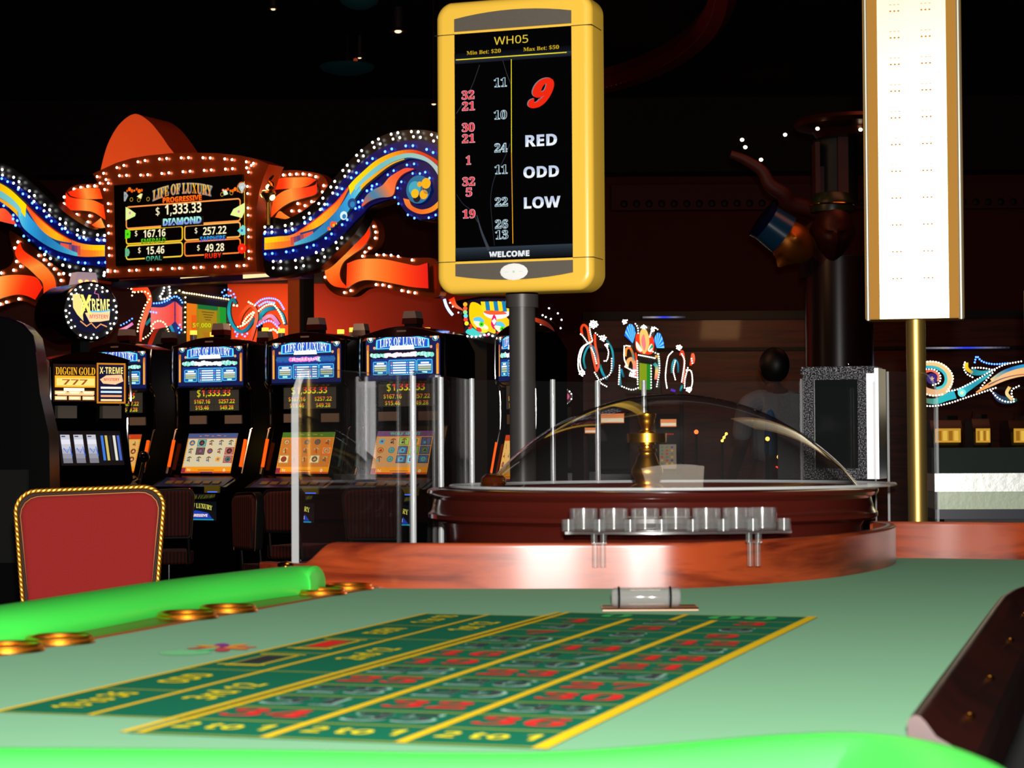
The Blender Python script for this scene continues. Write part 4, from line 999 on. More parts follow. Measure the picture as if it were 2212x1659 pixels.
MB().box((-.03, -.1, 1.62), (.03, .05, tzc - rr_ + .02)).build('topper_post', M_BLACKM, XM)
zb_ = tzc + rr_ - .015
bm = MB().prism([(-.075, zb_), (.075, zb_), (.06, zb_ + .075), (-.06, zb_ + .075)], -.13, -.03).build('beacon', mat('frosted_white_lens', (196, 180, 196), .3, emit=.35), XM)
for x in (-.04, 0, .045): MB().ell((x, -.132, zb_ + .018), (.014, .006, .01), 10, 6).build('glow', mat('warm_glow', (255, 150, 80), emit=3), bm)

MB().prism([(y - .0, z) for y, z in prof], -.262, -.252, 'x').build('side_panel', mat('speckled_brown', (150, 112, 96), .6, noise=.4, nscale=300), XM)
# dark machine body at the far left edge
pl = Plane(-55, 900, 11.5, 0); th = thing('gaming_cabinet', 'black hooded machine body at the far left edge', 'slot machine', (pl.o.x, pl.o.y, 0), 0)
zz = lambda x, y: (pl.uv(x - 22, y).x, pl.uv(x, y).y + pl.o.z)
o_ = [(pl.uv(-120, 900).x, 0), (pl.uv(118, 900).x, 0)] + [zz(*q) for q in ((130, 1050), (128, 940), (108, 850), (99, 760), (92, 726), (72, 702), (42, 688), (0, 682), (-60, 684), (-120, 700))]
MB().prism(o_, 0, .25).build('cabinet', M_BLACK, th)
MB().tube([(p_[0], -.004, p_[1]) for p_ in (zz(0, 681), zz(42, 687), zz(72, 701), zz(93, 725), zz(100, 760))], .005, 8, up=(0, 1, 0)).build('edge_strip', mat('violet_metal', (70, 50, 90), .3, .8), th)
MB().box((pl.uv(-60, 900).x, -.02, .5), (pl.uv(60, 900).x, 0, 1.0)).build('rear_door', M_BLACKM, th)
# ================================================================ lit carnival signs
GLOSSBR = mat('bronze_mirror_sheet', (170, 70, 24), .3, .55); NAVYB = mat('navy_board', (8, 10, 56), .3, emit=.0); BLKB = mat('black_board', (8, 7, 9), .3)
M_NAVYGLOW = mat('navy_lit_board', (6, 10, 84), .3, emit=.5)  # own emission paints in the blue bulbs' glow on the board
rnd = random.Random(3)
def bezier_rows(pl, pts, step, off=0):
    c = catmull([Vector(p) for p in pts], 10); out = []
    n = len(c)
    for i, p in enumerate(c):
        t = (c[min(n - 1, i + 1)] - c[max(0, i - 1)]).normalized(); out.append(p + Vector((-t.y, t.x)) * off)
    return resample(out, step)
def row(th, pl, pts, step, m, r, off=0, lit=.66, y=-.02):
    q = bezier_rows(pl, pts, step, off); keep = []
    for i, p in enumerate(q):
        if (i % 3 != 2) if lit < .7 else rnd.random() < lit: keep.append(pl.uv(p.x, p.y))
    k = pl.k(*[pts[0][0], pts[0][1]]); bulbs(th, keep, m, r * k * .76, y)
def sm(pl, pts, n=40, s=8): return resample(catmull([pl.uv(*p) for p in pts], s), n=n)
def ribbon(th, pl, A, B, cols, name, y=-.03, th_=.025, m=None, n=36, label=None):
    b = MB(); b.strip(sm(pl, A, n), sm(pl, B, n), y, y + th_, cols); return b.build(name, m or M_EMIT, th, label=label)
def board(th, pl, pts, y0, y1, m, name, smooth_=True):
    q = [pl.uv(*p) for p in pts]; q = catmull(q, 5, closed=True) if smooth_ else q
    return MB().prism([(p.x, p.y) for p in q], y0, y1).build(name, m, th)
RIB = [(255, 40, 0), (255, 60, 14), (250, 150, 60), (255, 110, 30), (255, 40, 0)]
SG = Plane(400, 480, 15.5, 29)
SIGN = thing('jackpot_sign', 'big overhead jackpot screen in a bronze frame ringed with white bulbs', 'sign', SG.o, SG.yaw)
fr = [(212, 377), (236, 366), (262, 354), (295, 344), (330, 338), (380, 333), (430, 332), (480, 333), (530, 338), (565, 346), (592, 357), (580, 385), (572, 412), (565, 450), (563, 500), (563, 550), (566, 588), (480, 592), (400, 596), (320, 599), (240, 602), (240, 560), (240, 510), (239, 470), (233, 430), (224, 400)]
board(SIGN, SG, fr, -.06, .12, GLOSSBR, 'frame', False)
sc4 = [SG.uv(*p) for p in ((262, 403), (538, 379), (541, 564), (266, 577))]
MB().prism([(p.x, p.y) for p in sc4], -.085, -.05).build('screen_bezel', M_BLACK, SIGN)
s = MB(); Y = -.0858
def q(px, py): v = SG.uv(px, py, .086); return (v.x, v.y)
def bl(a, b): s_ = [(SG.uv(*p)) for p in ((0, 0),)]; return None
def box4(x0, y0, x1, y1, sl=-.055, col=(0, 0, 0), k=0):   # a bar that follows the board
    a, b = q(x0, y0), q(x1, y1); s.rect(a[0], b[1], b[0], a[1], Y - .0005 * k, col)
KV = 15.5 / F
def tx(t, px, py, h, w, col, k=4, **kw): c_ = q(px, py); s.text(t, c_[0], c_[1], h * KV, Y - .0005 * k, col, w=w * KV * 1.14, **kw)
def slope(x): return -.085 * (x - 400)
def fr_rect(x0, x1, ytop, ybot, col, wpx=3.2):
    # yt, yb given at x=400; the frame is level on the board
    a = q(x0, 480); b = q(x1, 480); zt = q(400, ytop)[1]; zb = q(400, ybot)[1]
    s.rrect(a[0], zb, b[0], zt, 6 * KV, wpx * KV, Y - .001, col)
fr_rect(273, 519, 438, 485, (250, 150, 70)); fr_rect(273, 394, 488, 519, (246, 196, 30)); fr_rect(399, 519, 488, 519, (250, 180, 80)); fr_rect(273, 394, 523, 553, (240, 200, 60)); fr_rect(399, 519, 523, 553, (252, 130, 50))
z0_ = q(400, 436)[1]
fnA = lambda p: (p[0], p[1] + 12 * KV * (1 - ((p[0] - q(394, 410)[0]) / (82 * KV)) ** 2))
tx('LIFE OF LUXURY', 394, 419, 25, 142, (110, 120, 130), 5, font='S', fn=fnA, bold=.04); tx('LIFE OF LUXURY', 394, 419, 23, 138, (252, 186, 30), 6, font='S', fn=fnA, col2=(238, 140, 30))
tx('PROGRESSIVE', 394, 429.5, 12, 92, (255, 110, 20), 8, bold=.02, col2=(255, 90, 10))
for k in range(7):
    for s_ in (-1, 1):
        c_ = q(394 + s_ * (88 + k * 5.2), 411 + 2.4 * math.sin(k * 2.2)); s.disc(c_[0], c_[1], (3.4 + 1.2 * math.sin(k * 1.7)) * KV, Y - .001, ((240, 84, 10), (250, 120, 20))[k % 2], n=9)
for px, py in ((300, 432), (320, 430), (284, 431), (480, 420), (500, 417)): c_ = q(px, py); s.rrect(c_[0] - 4 * KV, c_[1] - 4 * KV, c_[0] + 4 * KV, c_[1] + 4 * KV, 3.9 * KV, 1.2 * KV, Y - .0012, (190, 150, 30))
c_ = q(522, 405); s.disc(c_[0], c_[1], 11 * KV, Y - .0012, (20, 70, 40), n=16); s.rrect(c_[0] - 11 * KV, c_[1] - 11 * KV, c_[0] + 11 * KV, c_[1] + 11 * KV, 10.9 * KV, 2 * KV, Y - .0015, (230, 110, 10))
def gem(px, py, pts, col, c2): 
    c_ = q(px, py); s.flat([(c_[0] + a * KV, c_[1] + b * KV) for a, b in pts], Y - .002, col); s.disc(c_[0], c_[1], 3 * KV, Y - .0024, c2, n=8)
gem(523, 405, [(-10, 3), (-6, 9), (5, 10), (10, 4), (0, -13)], (196, 206, 204), (220, 230, 230))
gem(271, 423, [(-4, 9), (2, 8), (8, 0), (0, -12), (-4, -12)], (160, 170, 170), (120, 140, 140))
gem(302, 424, [(-8, 0), (3, 6), (8, 5), (4, -6)], (240, 236, 150), (250, 250, 200)); gem(488, 414, [(-9, 6), (5, -2), (6, -6), (-4, -8)], (210, 240, 210), (240, 250, 230))
gem(281, 460, [(-12, 14), (0, 8), (16, -2), (14, -8), (-12, -16)], (228, 246, 150), (236, 130, 190)); gem(516, 457, [(-22, -6), (-14, 6), (16, 18), (16, 0), (8, -14)], (232, 250, 150), (240, 120, 190))
gem(276, 506, [(-7, 10), (4, 10), (8, 4), (7, -8), (-7, -10)], (90, 230, 20), (30, 160, 20)); gem(523, 498, [(-12, 0), (2, 12), (9, 8), (9, -9), (0, -10)], (120, 220, 210), (30, 110, 200))
gem(276, 545, [(-7, 9), (3, 7), (6, 0), (3, -8), (-7, -10)], (90, 190, 130), (130, 150, 150))
c_ = q(523, 537); s.disc(c_[0], c_[1], 11 * KV, Y - .002, (255, 30, 10), n=12); s.disc(c_[0], c_[1], 3 * KV, Y - .0024, (255, 140, 90), n=8)
s.line([q(528, 392), q(529, 557)], 1.5 * KV, Y - .001, (240, 200, 50))
tx('$', 341, 457, 20, 9, (255, 244, 200), 6); tx('1,333.33', 396, 452, 26, 86, (255, 244, 200), 6)
s.rect(q(348, 482)[0], q(394, 489)[1], q(440, 482)[0], q(394, 470)[1], Y - .0018, (0, 0, 0))
tx('DIAMOND', 394, 477.5, 16, 91, (160, 236, 226), 8, bold=.03, col2=(120, 150, 226))
for t, x, y, w in (('167.16', 334, 504, 53), ('257.22', 464, 498, 54), ('15.46', 336, 540.5, 43), ('49.28', 464, 535, 44)):
    tx('$', x - w / 2 - 13, y + .5, 14, 6, (255, 244, 200), 6); tx(t, x, y, 17, w, (255, 244, 200), 6)
for t, x, y, w, c1, c2 in (('EMERALD', 332, 520, 58, (90, 220, 20), (40, 130, 10)), ('SAPPHIRE', 460, 515, 58, (40, 170, 240), (30, 90, 230)), ('OPAL', 333, 558, 38, (80, 190, 150), (50, 110, 90)), ('RUBY', 461, 552, 38, (255, 60, 10), (240, 20, 10))):
    a_, b_ = q(x - w / 2 - 1, y), q(x + w / 2 + 1, y); s.rect(a_[0], a_[1] - 4 * KV, b_[0], a_[1] + 4 * KV, Y - .0018, (0, 0, 0)); tx(t, x, y, 10.5, w, c1, 8, col2=c2)
s.build('screen', M_EMIT, SIGN)
for pts, off in (([(224, 384), (262, 366), (330, 349), (430, 343), (520, 348), (576, 359)], 0), ([(230, 398), (262, 383), (330, 380), (400, 374), (480, 369), (546, 365)], 0), ([(248, 398), (240, 412), (247, 430), (248, 470), (249, 520), (250, 560), (247, 585)], 0),
                 ([(556, 360), (548, 382), (548, 412), (549, 450), (550, 500), (551, 560)], 0), ([(247, 588), (330, 584), (420, 580), (500, 577), (556, 574)], 0)):
    row(SIGN, SG, pts, 15, M_WB, 2.7, y=-.075)
# torch figure beside the frame
TC = Plane(583, 440, 15.1, 29)
t_ = thing('torch_ornament', 'gold torch ornament on a post at the right side of the jackpot screen', 'ornament', TC.o, TC.yaw)
L = lambda x, y: (TC.uv(x, y).x, -.02, TC.uv(x, y).y)
MB().tube([L(583, 486), L(583, 430)], .016, 10).build('post', M_GOLDM, t_); b = MB(); b.v = []
MB().lathe([(.01, 0), (.03, .02), (.055, .07), (.05, .085), (0, .085)], 20, L(583, 440)).build('bowl', M_GOLDM, t_)
for px, py, r in ((575, 420, .03), (590, 426, .026), (584, 405, .022)): MB().ell(L(px, py), (r, r, r), 12, 8).build('flame_lamp', mat('flame_light', (255, 236, 160), emit=3), t_)
MB().tube([Vector(v) for v in catmull([L(594, 380), L(586, 392), L(592, 402), L(584, 412), L(588, 425)], 4)], lambda t: .022 * (1 - abs(t - .6)), 8).build('flame', M_BRASS, t_)

# the two long waves beside the screen
WAVE_COLS = [(255, 170, 20), (255, 120, 30), (250, 80, 40), (60, 140, 190), (40, 150, 210), (60, 150, 200), (250, 150, 40), (255, 220, 20), (255, 170, 30), (250, 150, 30)]
def wave(label, top, bot, mid_cols, rows, boards, seed):
    th = thing('wave_sign', label, 'sign', SG.o, SG.yaw, 'wave signs beside the jackpot screen')
    for pts, y0, y1, m, nm in boards: board(th, SG, pts, y0, y1, m, nm)
    # artwork: layered bands across the ribbon
    A = sm(SG, top, 60); B = sm(SG, bot, 60); a = MB(); n = 60
    bands = mid_cols
    for (f0, f1, cols, s0, s1, k) in bands:
        i0, i1 = int(s0 * (n - 1)), int(s1 * (n - 1)); P0 = []; P1 = []
        for i in range(i0, i1 + 1):
            t = (i - i0) / max(1, i1 - i0); g0 = f0(t) if callable(f0) else f0; g1 = f1(t) if callable(f1) else f1
            P0.append(A[i].lerp(B[i], g0)); P1.append(A[i].lerp(B[i], g1))
        a.strip(P0, P1, -.06 - .001 * k, -.03, cols)
    for k in range(14):     # stitched line along the pale band
        i = 33 + int(k * 26 / 14); 
        if i < 59: a.line([A[i].lerp(B[i], .5), A[i + 1].lerp(B[i + 1], .5)], .012, -.0665, (10, 60, 70))
    a.build('artwork', M_EMIT, th)
    for pts, step, m, r, off in rows: row(th, SG, pts, step, m, r, off, y=-.055)
    return th, a
rt = [(582, 515), (612, 512), (645, 507), (692, 475), (716, 455), (740, 434), (771, 396), (795, 373), (819, 352), (842, 339), (866, 330), (890, 326), (914, 328), (945, 342), (965, 356)]
rb = [(582, 541), (606, 539), (629, 536), (683, 523), (706, 510), (727, 494), (750, 473), (765, 456), (778, 430), (798, 405), (819, 387), (851, 362), (876, 350), (898, 345), (930, 352), (947, 366), (962, 390)]
S3 = lambda t: t
bands = [(0, 1, [(16, 60, 120)] * 2, 0, 1, 0),
         (0, 1, [(255, 220, 0), (255, 200, 10), (255, 150, 40), (250, 90, 50)], 0, .2, 1),
         (.45, 1, [(255, 190, 30), (255, 130, 30), (250, 110, 40), (70, 130, 150)], 0, .22, 2),
         (lambda t: .2 + .3 * t, lambda t: .9 - .1 * t, [(250, 80, 50), (70, 60, 130), (250, 90, 50), (240, 80, 60)], .14, .27, 3),
         (lambda t: .75 - .55 * t, 1, [(90, 190, 210), (40, 140, 190), (30, 120, 180), (40, 160, 220), (110, 210, 230)], .16, .56, 4),
         (0, lambda t: .45 * math.sin(PI * min(1, t + .1)) + .05, [(255, 110, 30), (255, 190, 20), (255, 150, 30), (255, 90, 30), (255, 180, 20)], .2, .55, 5),
         (0, lambda t: .06, [(255, 60, 20)] * 2, .2, .6, 6),
         (0, lambda t: .52 - .2 * t, [(255, 230, 0), (255, 210, 0), (255, 160, 10), (230, 60, 20), (210, 50, 30)], .5, 1, 7),
         (lambda t: .4 - .02 * t, lambda t: .72 + .25 * t, [(130, 210, 220), (110, 190, 190), (150, 200, 190), (190, 200, 190)], .53, 1, 8),
         (lambda t: .72 + .2 * t, lambda t: 1, [(255, 190, 20), (255, 160, 30), (255, 200, 60)], .56, .8, 9)]
outerR = [(582, 494), (620, 492), (660, 478), (695, 448), (722, 412), (748, 376), (775, 345), (808, 316), (845, 297), (885, 289), (925, 291), (962, 305), (985, 330)]
blackR = [(578, 478), (620, 474), (655, 458), (690, 430), (715, 398), (745, 362), (775, 332), (808, 306), (845, 288), (890, 281), (935, 284), (975, 300), (995, 335), (980, 420), (960, 460), (930, 478), (895, 470), (870, 445), (862, 428), (830, 440), (800, 452), (785, 480), (770, 505), (745, 530), (720, 555), (690, 580), (645, 592), (578, 592)]
navyR = [(579, 498), (620, 496), (660, 482), (698, 450), (726, 415), (752, 383), (785, 352), (815, 330), (850, 312), (890, 305), (930, 308), (968, 325), (985, 360), (985, 430), (960, 462), (925, 475), (890, 466), (868, 440), (858, 430), (830, 436), (803, 447), (790, 462), (770, 482), (750, 503), (715, 533), (680, 551), (640, 560), (579, 562)]
WR, wa = wave('long curling wave sign with blue bulbs running from the jackpot screen to the yellow display', rt, rb, bands,
    [(outerR, 14.5, M_WB, 3.1, -2), (outerR, 14.5, M_WB, 3.0, 9), (rt, 15, M_BB, 3.2, -9), (rb[:11], 15, M_BB, 3.2, 9), ([(782, 447), (792, 428), (812, 405), (846, 375), (876, 358), (905, 352), (922, 361), (940, 384)], 15, M_BB, 3.1, 4),
     ([(600, 566), (645, 564), (690, 548), (728, 530), (760, 505)], 15, M_WB, 3.1, 0), ([(600, 580), (650, 579), (700, 562), (738, 538)], 15, M_WB, 3.0, 0),
     ([(862, 428), (872, 445), (885, 462), (908, 474), (928, 474), (950, 466)], 15, M_BB, 3.1, 0), ([(868, 408), (875, 396), (890, 380), (912, 376), (930, 384)], 14, M_BB, 3.1, 0)],
    [(blackR, -.02, .1, BLKB, 'backing_board'), (navyR, -.035, -.02, M_NAVYGLOW, 'blue_board')], 1)
ribbon(WR, SG, [(790, 446), (800, 425), (815, 412), (835, 402), (850, 385), (870, 372), (885, 365), (902, 366)], [(792, 448), (808, 436), (828, 429), (850, 427), (860, 420), (866, 395), (880, 378), (904, 367)], [(250, 90, 50), (60, 130, 170), (250, 120, 60), (255, 90, 40), (250, 70, 60)], 'inner_leaf', -.055)
ribbon(WR, SG, [(880, 430), (886, 446), (900, 458), (920, 464), (945, 458), (966, 440)], [(893, 433), (898, 445), (910, 452), (924, 454), (942, 448), (960, 432)], [(250, 130, 50), (240, 100, 30), (255, 130, 30), (255, 170, 40)], 'crescent', -.055)
b = MB(); L2 = lambda x, y: SG.uv(x, y, .06); r_ = 26 * SG.k(903, 410)
c_ = L2(903, 409); b.disc(c_.x, c_.y, r_, -.056, (30, 110, 150), n=28); b.disc(c_.x - r_ * .3, c_.y + r_ * .1, r_ * .5, -.057, (60, 170, 190), n=20)
for px, py, rr2, col in ((920, 396, .38, (252, 180, 20)), (915, 420, .34, (250, 178, 20)), (896, 418, .32, (250, 190, 20)), (906, 398, .2, (240, 170, 30)), (922, 409, .34, (14, 60, 90)), (917, 408, .2, (190, 60, 30)), (921, 408, .2, (14, 50, 80)), (900, 428, .3, (4, 6, 30))):
    c_ = L2(px, py); b.disc(c_.x, c_.y, r_ * rr2, -.058 - .0002 * rr2, col, n=16)
b.build('curl_disc', M_EMIT, WR)
b = MB()
for px, py, r in ((744, 466, 9), (762, 440, 11)):
    c_ = L2(px, py); b.disc(c_.x, c_.y, r * .0034, -.069, (225, 246, 250) if r == 9 else (20, 70, 130), n=14); b.disc(c_.x + .004, c_.y - .006, r * .0019, -.0695, (30, 130, 190), n=10)
for px, py, w in ((720, 485, 8), (712, 494, 5), (726, 482, 4)): c_ = L2(px, py); b.disc(c_.x, c_.y, w * .0028, -.0697, (250, 90, 50), n=8); b.disc(c_.x + .01, c_.y - .006, w * .0014, -.07, (255, 190, 30), n=6)
b.build('curls', M_EMIT, WR, kind='stuff')
lt_ = [(238, 531), (206, 530), (174, 523), (133, 500), (95, 469), (63, 437), (32, 409), (0, 392), (-34, 380), (-70, 384), (-100, 400)]
lb = [(238, 555), (190, 556), (158, 550), (127, 539), (95, 520), (63, 494), (51, 469), (32, 450), (0, 428), (-30, 412), (-62, 408), (-90, 424)]
outerL = [(236, 512), (200, 508), (165, 494), (130, 468), (95, 436), (60, 404), (25, 376), (-10, 360), (-60, 352), (-100, 360)]
blackL = [(242, 500), (205, 496), (170, 478), (135, 452), (100, 420), (65, 388), (30, 362), (-10, 348), (-70, 342), (-120, 360), (-130, 420), (-60, 470), (0, 480), (30, 500), (60, 520), (90, 545), (120, 572), (150, 590), (200, 600), (242, 600)]
navyL = [(241, 516), (205, 514), (165, 504), (130, 478), (95, 447), (60, 414), (25, 388), (-10, 372), (-70, 364), (-115, 380), (-110, 440), (-50, 462), (0, 466), (35, 480), (60, 505), (95, 540), (130, 558), (165, 570), (200, 574), (241, 573)]
WL, _ = wave('long wave sign with blue bulbs running from the jackpot screen to the left edge', lt_, lb, bands,
    [(outerL, 14.5, M_WB, 3.0, 2), (outerL, 14.5, M_WB, 2.9, -8), (lt_, 14, M_BB, 3.1, 10), (lb[:7], 14, M_BB, 3.1, -13), ([(48, 478), (30, 455), (5, 437), (-20, 426)], 14, M_BB, 3.0, 0),
     ([(107, 551), (130, 566), (155, 576), (236, 590)], 15, M_WB, 3.1, 0), ([(148, 592), (175, 596), (235, 596)], 14, M_WB, 3.1, 0)],
    [(blackL, -.02, .1, BLKB, 'backing_board'), (navyL, -.035, -.02, M_NAVYGLOW, 'blue_board')], 2)
ribbon(WL, SG, [(-30, 440), (0, 452), (20, 452), (36, 468), (45, 485)], [(-30, 460), (0, 476), (14, 480), (30, 484), (44, 487)], [(60, 130, 170), (250, 120, 60), (255, 80, 40), (250, 70, 60)], 'inner_leaf', -.055)

# orange ribbons with their bronze boards
def ribsign(label, pieces, brd, rows, z=15.8, group='orange ribbon signs'):
    pl = Plane(400, 480, z, 29); th = thing('ribbon_sign', label, 'sign', pl.o, pl.yaw, group)
    board(th, pl, brd, .0, .08, GLOSSBR, 'backing_board')
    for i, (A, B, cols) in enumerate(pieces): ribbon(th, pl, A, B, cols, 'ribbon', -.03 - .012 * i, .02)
    for pts, step in rows: row(th, pl, pts, step, M_WB, 3.1, 0, lit=.8, y=-.012)
ribsign('orange folded ribbon sign right of the jackpot screen', [
    ([(592, 392), (615, 385), (645, 384), (672, 384), (688, 390)], [(596, 411), (620, 409), (645, 408), (668, 403), (680, 396)], RIB),
    ([(690, 391), (689, 400), (668, 406), (640, 408), (618, 415), (596, 432), (584, 450)], [(692, 406), (690, 420), (668, 428), (640, 436), (618, 448), (602, 462), (585, 479)], RIB),
    ([(600, 478), (612, 458), (624, 464)], [(604, 479), (622, 479), (644, 477)], [(250, 80, 20), (255, 150, 50)])],
    [(584, 380), (620, 368), (660, 370), (695, 378), (709, 400), (706, 428), (690, 450), (665, 468), (640, 482), (590, 486)], [([(600, 380), (630, 377), (665, 377), (697, 389), (700, 408), (690, 432), (670, 444)], 14), ([(632, 456), (648, 456), (660, 445), (675, 436)], 14), ([(630, 438), (645, 440)], 14)])
ribsign('orange folded ribbon sign left of the jackpot screen', [
    ([(152, 416), (175, 408), (200, 407), (225, 408)], [(158, 424), (180, 430), (205, 431), (232, 430)], RIB),
    ([(150, 417), (160, 427), (185, 431), (210, 434), (236, 446)], [(150, 442), (158, 454), (185, 456), (210, 460), (238, 478)], RIB),
    ([(205, 489), (218, 480), (228, 472)], [(212, 492), (226, 494), (238, 494)], [(250, 60, 10), (255, 170, 70)])],
    [(145, 412), (165, 400), (200, 397), (240, 398), (242, 500), (215, 500), (180, 484), (150, 464), (138, 440)], [([(141, 426), (140, 440), (146, 454)], 13), ([(162, 409), (190, 403), (222, 402)], 13), ([(154, 463), (182, 465), (210, 468)], 13), ([(165, 473), (192, 480), (206, 478)], 13)])
ribsign('large orange ribbon sign under the right wave, beside the yellow display', [
    ([(746, 511), (757, 496), (772, 484), (790, 478)], [(752, 522), (768, 508), (782, 494), (794, 480)], [(250, 60, 20), (250, 50, 20)]),
    ([(795, 478), (791, 500), (772, 514), (752, 526), (724, 551), (710, 573), (711, 599), (727, 618), (757, 624)], [(803, 487), (806, 510), (792, 534), (768, 552), (749, 568), (741, 590), (744, 606), (752, 616), (759, 622)], RIB),
    ([(759, 570), (787, 561), (835, 561), (882, 570), (908, 575), (932, 569)], [(757, 624), (787, 608), (819, 607), (866, 615), (898, 621), (934, 624)], [(255, 60, 10), (252, 150, 60), (255, 110, 30), (255, 60, 10), (235, 20, 10)])],
    [(740, 510), (752, 488), (780, 470), (806, 474), (818, 500), (812, 530), (790, 550), (830, 549), (880, 557), (940, 560), (950, 600), (945, 642), (880, 634), (830, 622), (790, 622), (760, 640), (725, 636), (700, 610), (697, 575), (715, 545)],
    [([(803, 478), (813, 500), (809, 525), (790, 545)], 12), ([(756, 522), (728, 540), (710, 562), (703, 590), (710, 613), (734, 630), (752, 631), (775, 620), (795, 616), (830, 616), (870, 628), (912, 635)], 14), ([(770, 558), (800, 551), (850, 552), (892, 562)], 14)])
ribsign('large orange ribbon sign under the left wave at the left edge', [
    ([(47, 526), (38, 546), (47, 565), (66, 580), (85, 598), (98, 613), (100, 640)], [(49, 524), (56, 541), (75, 555), (96, 569), (115, 588), (125, 606), (128, 640)], RIB),
    ([(-40, 606), (0, 599), (29, 595), (59, 595), (87, 601), (100, 622)], [(-40, 664), (0, 649), (24, 641), (47, 637), (66, 640), (84, 648)], [(250, 100, 30), (255, 190, 90), (255, 120, 40), (255, 50, 10), (250, 30, 5)])],
    [(20, 500), (60, 510), (100, 545), (130, 575), (142, 605), (142, 650), (110, 660), (82, 662), (50, 650), (20, 655), (-30, 670), (-60, 640), (-50, 590), (0, 585), (30, 560)],
    [([(41, 523), (34, 536)], 10), ([(38, 565), (46, 575), (58, 584), (30, 584), (5, 590)], 12), ([(86, 552), (99, 563), (120, 582), (130, 593), (134, 606)], 14), ([(3, 657), (22, 651), (45, 646), (70, 651)], 12)])
# strip of coloured light panels and beam under the screen
BP = Plane(520, 606, 15.6, 29); th = thing('light_beam', 'dark beam with coloured light panels under the jackpot screen', 'beam', BP.o, BP.yaw)
x0, x1 = BP.uv(240, 606).x, BP.uv(650, 606).x
MB().box((x0, 0, BP.uv(400, 612).y), (x1, .15, BP.uv(400, 598).y)).build('beam', mat('violet_beam', (40, 26, 60), .3), th)
for xa_, xb_, c1 in ((395, 462, (255, 150, 170)), (530, 610, (190, 240, 120))):
    b = MB(); a_ = BP.uv(xa_, 601); b_ = BP.uv(xb_, 594); b.strip([Vector((a_.x, a_.y + .03)), Vector((b_.x, a_.y + .035))], [Vector((a_.x, a_.y - .005)), Vector((b_.x - .02, a_.y))], -.03, 0, [c1, (255, 220, 160), (120, 190, 240)]); b.build('light_panel', M_EMIT_HI, th)
CPl = Plane(634, 740, 16.6, 29); th = thing('copper_column', 'polished copper column right of the small carnival signs', 'column', (CPl.o.x, CPl.o.y, 0), CPl.yaw)
MB().box((CPl.uv(622, 700).x, 0, 0), (CPl.uv(646, 700).x, .15, CPl.o.z + CPl.uv(634, 590).y)).build('shaft', mat('copper_sheet', (214, 100, 48), .4, .15), th)
MB().box((CPl.uv(646, 700).x, .01, 0), (CPl.uv(655, 700).x, .15, CPl.o.z + CPl.uv(634, 590).y)).build('dark_edge', M_BLACKM, th)

# ---------------------------------------------------------------- orange dome wall pieces
ORW = mat('orange_painted_wall', (236, 84, 18), .7)
DP = Plane(300, 400, 19.5, 24); th = thing('dome_ornament', 'tall orange painted arch rising behind the jackpot screen', 'ornament', (DP.o.x, DP.o.y, 0), DP.yaw)
fo = [DP.uv(*p) for p in ((208, 430), (214, 385), (226, 332), (240, 296), (262, 264), (292, 246), (322, 262), (346, 290), (364, 316), (378, 336), (390, 380), (395, 430))]
fo = catmull(fo, 4); pts = [(fo[0].x, -DP.o.z)] + [(p.x, p.y) for p in fo] + [(fo[-1].x, -DP.o.z)]
MB().prism([(x, max(z + DP.o.z, 2.65)) for x, z in pts], 0, .5).build('arch', ORW, th)
WP = Plane(560, 700, 20.5, 10)
MB().box((-2.75, 20.6, 0), (-2.1, 20.9, 2.70)).build('wall_inner', ORW, kind='structure')
MB().box((-7.5, 20.45, 2.70), (-.4, 21.0, 2.84)).build('trim_1', M_BLACKM, kind='structure')
MB().box((-2.1, 20.62, 0), (.2, 20.9, 2.70)).build('wall_niche', mat('deep_red_wall', (170, 46, 14), .75), kind='structure')
MB().box((-7.5, 20.8, 0), (-2.75, 20.95, 2.70)).build('wall_dark', mat('dark_brown_wall', (70, 18, 8), .7), kind='structure')
lamp('AREA', 'wall_lamp', (-2.2, 19.9, 1.9), 9, (1, .5, .25), (-2.4, 20.6, 2.5), .3)  # unseen fill, added to brighten the orange wall
lamp('AREA', 'wall_lamp', (-1.75, 19.9, 1.9), 3.5, (1, .4, .2), (-1.85, 20.6, 2.4), .3)  # weaker added fill for the red niche wall
lamp('AREA', 'column_lamp', (-1.6, 15.2, 2.1), 5, (1, .6, .35), (-1.75, 16.6, 1.9), .3)  # unseen light added so the copper column shows
lamp('SPOT', 'arch_lamp', (-5.6, 17.4, 2.9), 260, (1, .62, .3), (-3.4, 19.5, 3.7), .15, spot_size=math.radians(40), spot_blend=.8)  # unseen warm uplight, added to brighten the arch front
lamp('AREA', 'sign_lamp', (-3.4, 12.0, 4.2), 42, (1, .5, .22), (-2.3, 15.5, 2.6), .6)  # unseen warm fill added to bring up the bronze sign boards
# ================================================================ smaller carnival signs
def pathrib(th, pl, pts, w, cols, name='ribbon', y=-.03, n=40, th_=.02, m=None):
    """band of pixel width w (or function of t) along a centre path"""
    c = resample(catmull([Vector(p) for p in pts], 8), n=n); A = []; B = []
    for i, p in enumerate(c):
        t = (c[min(n - 1, i + 1)] - c[max(0, i - 1)]).normalized(); nn = Vector((-t.y, t.x)) * (w(i / (n - 1)) if callable(w) else w) / 2
        A.append(pl.uv(*(p + nn))); B.append(pl.uv(*(p - nn)))
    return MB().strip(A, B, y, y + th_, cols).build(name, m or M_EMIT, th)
def pts_b(th, pl, pts, m, r, y=-.04): bulbs(th, [pl.uv(*p) for p in pts], m, r * pl.k(*pts[0]), y)
def line_b(th, pl, pts, step, m, r, y=-.04): pts_b(th, pl, [tuple(p) for p in resample(catmull([Vector(p) for p in pts], 6), step)], m, r, y)
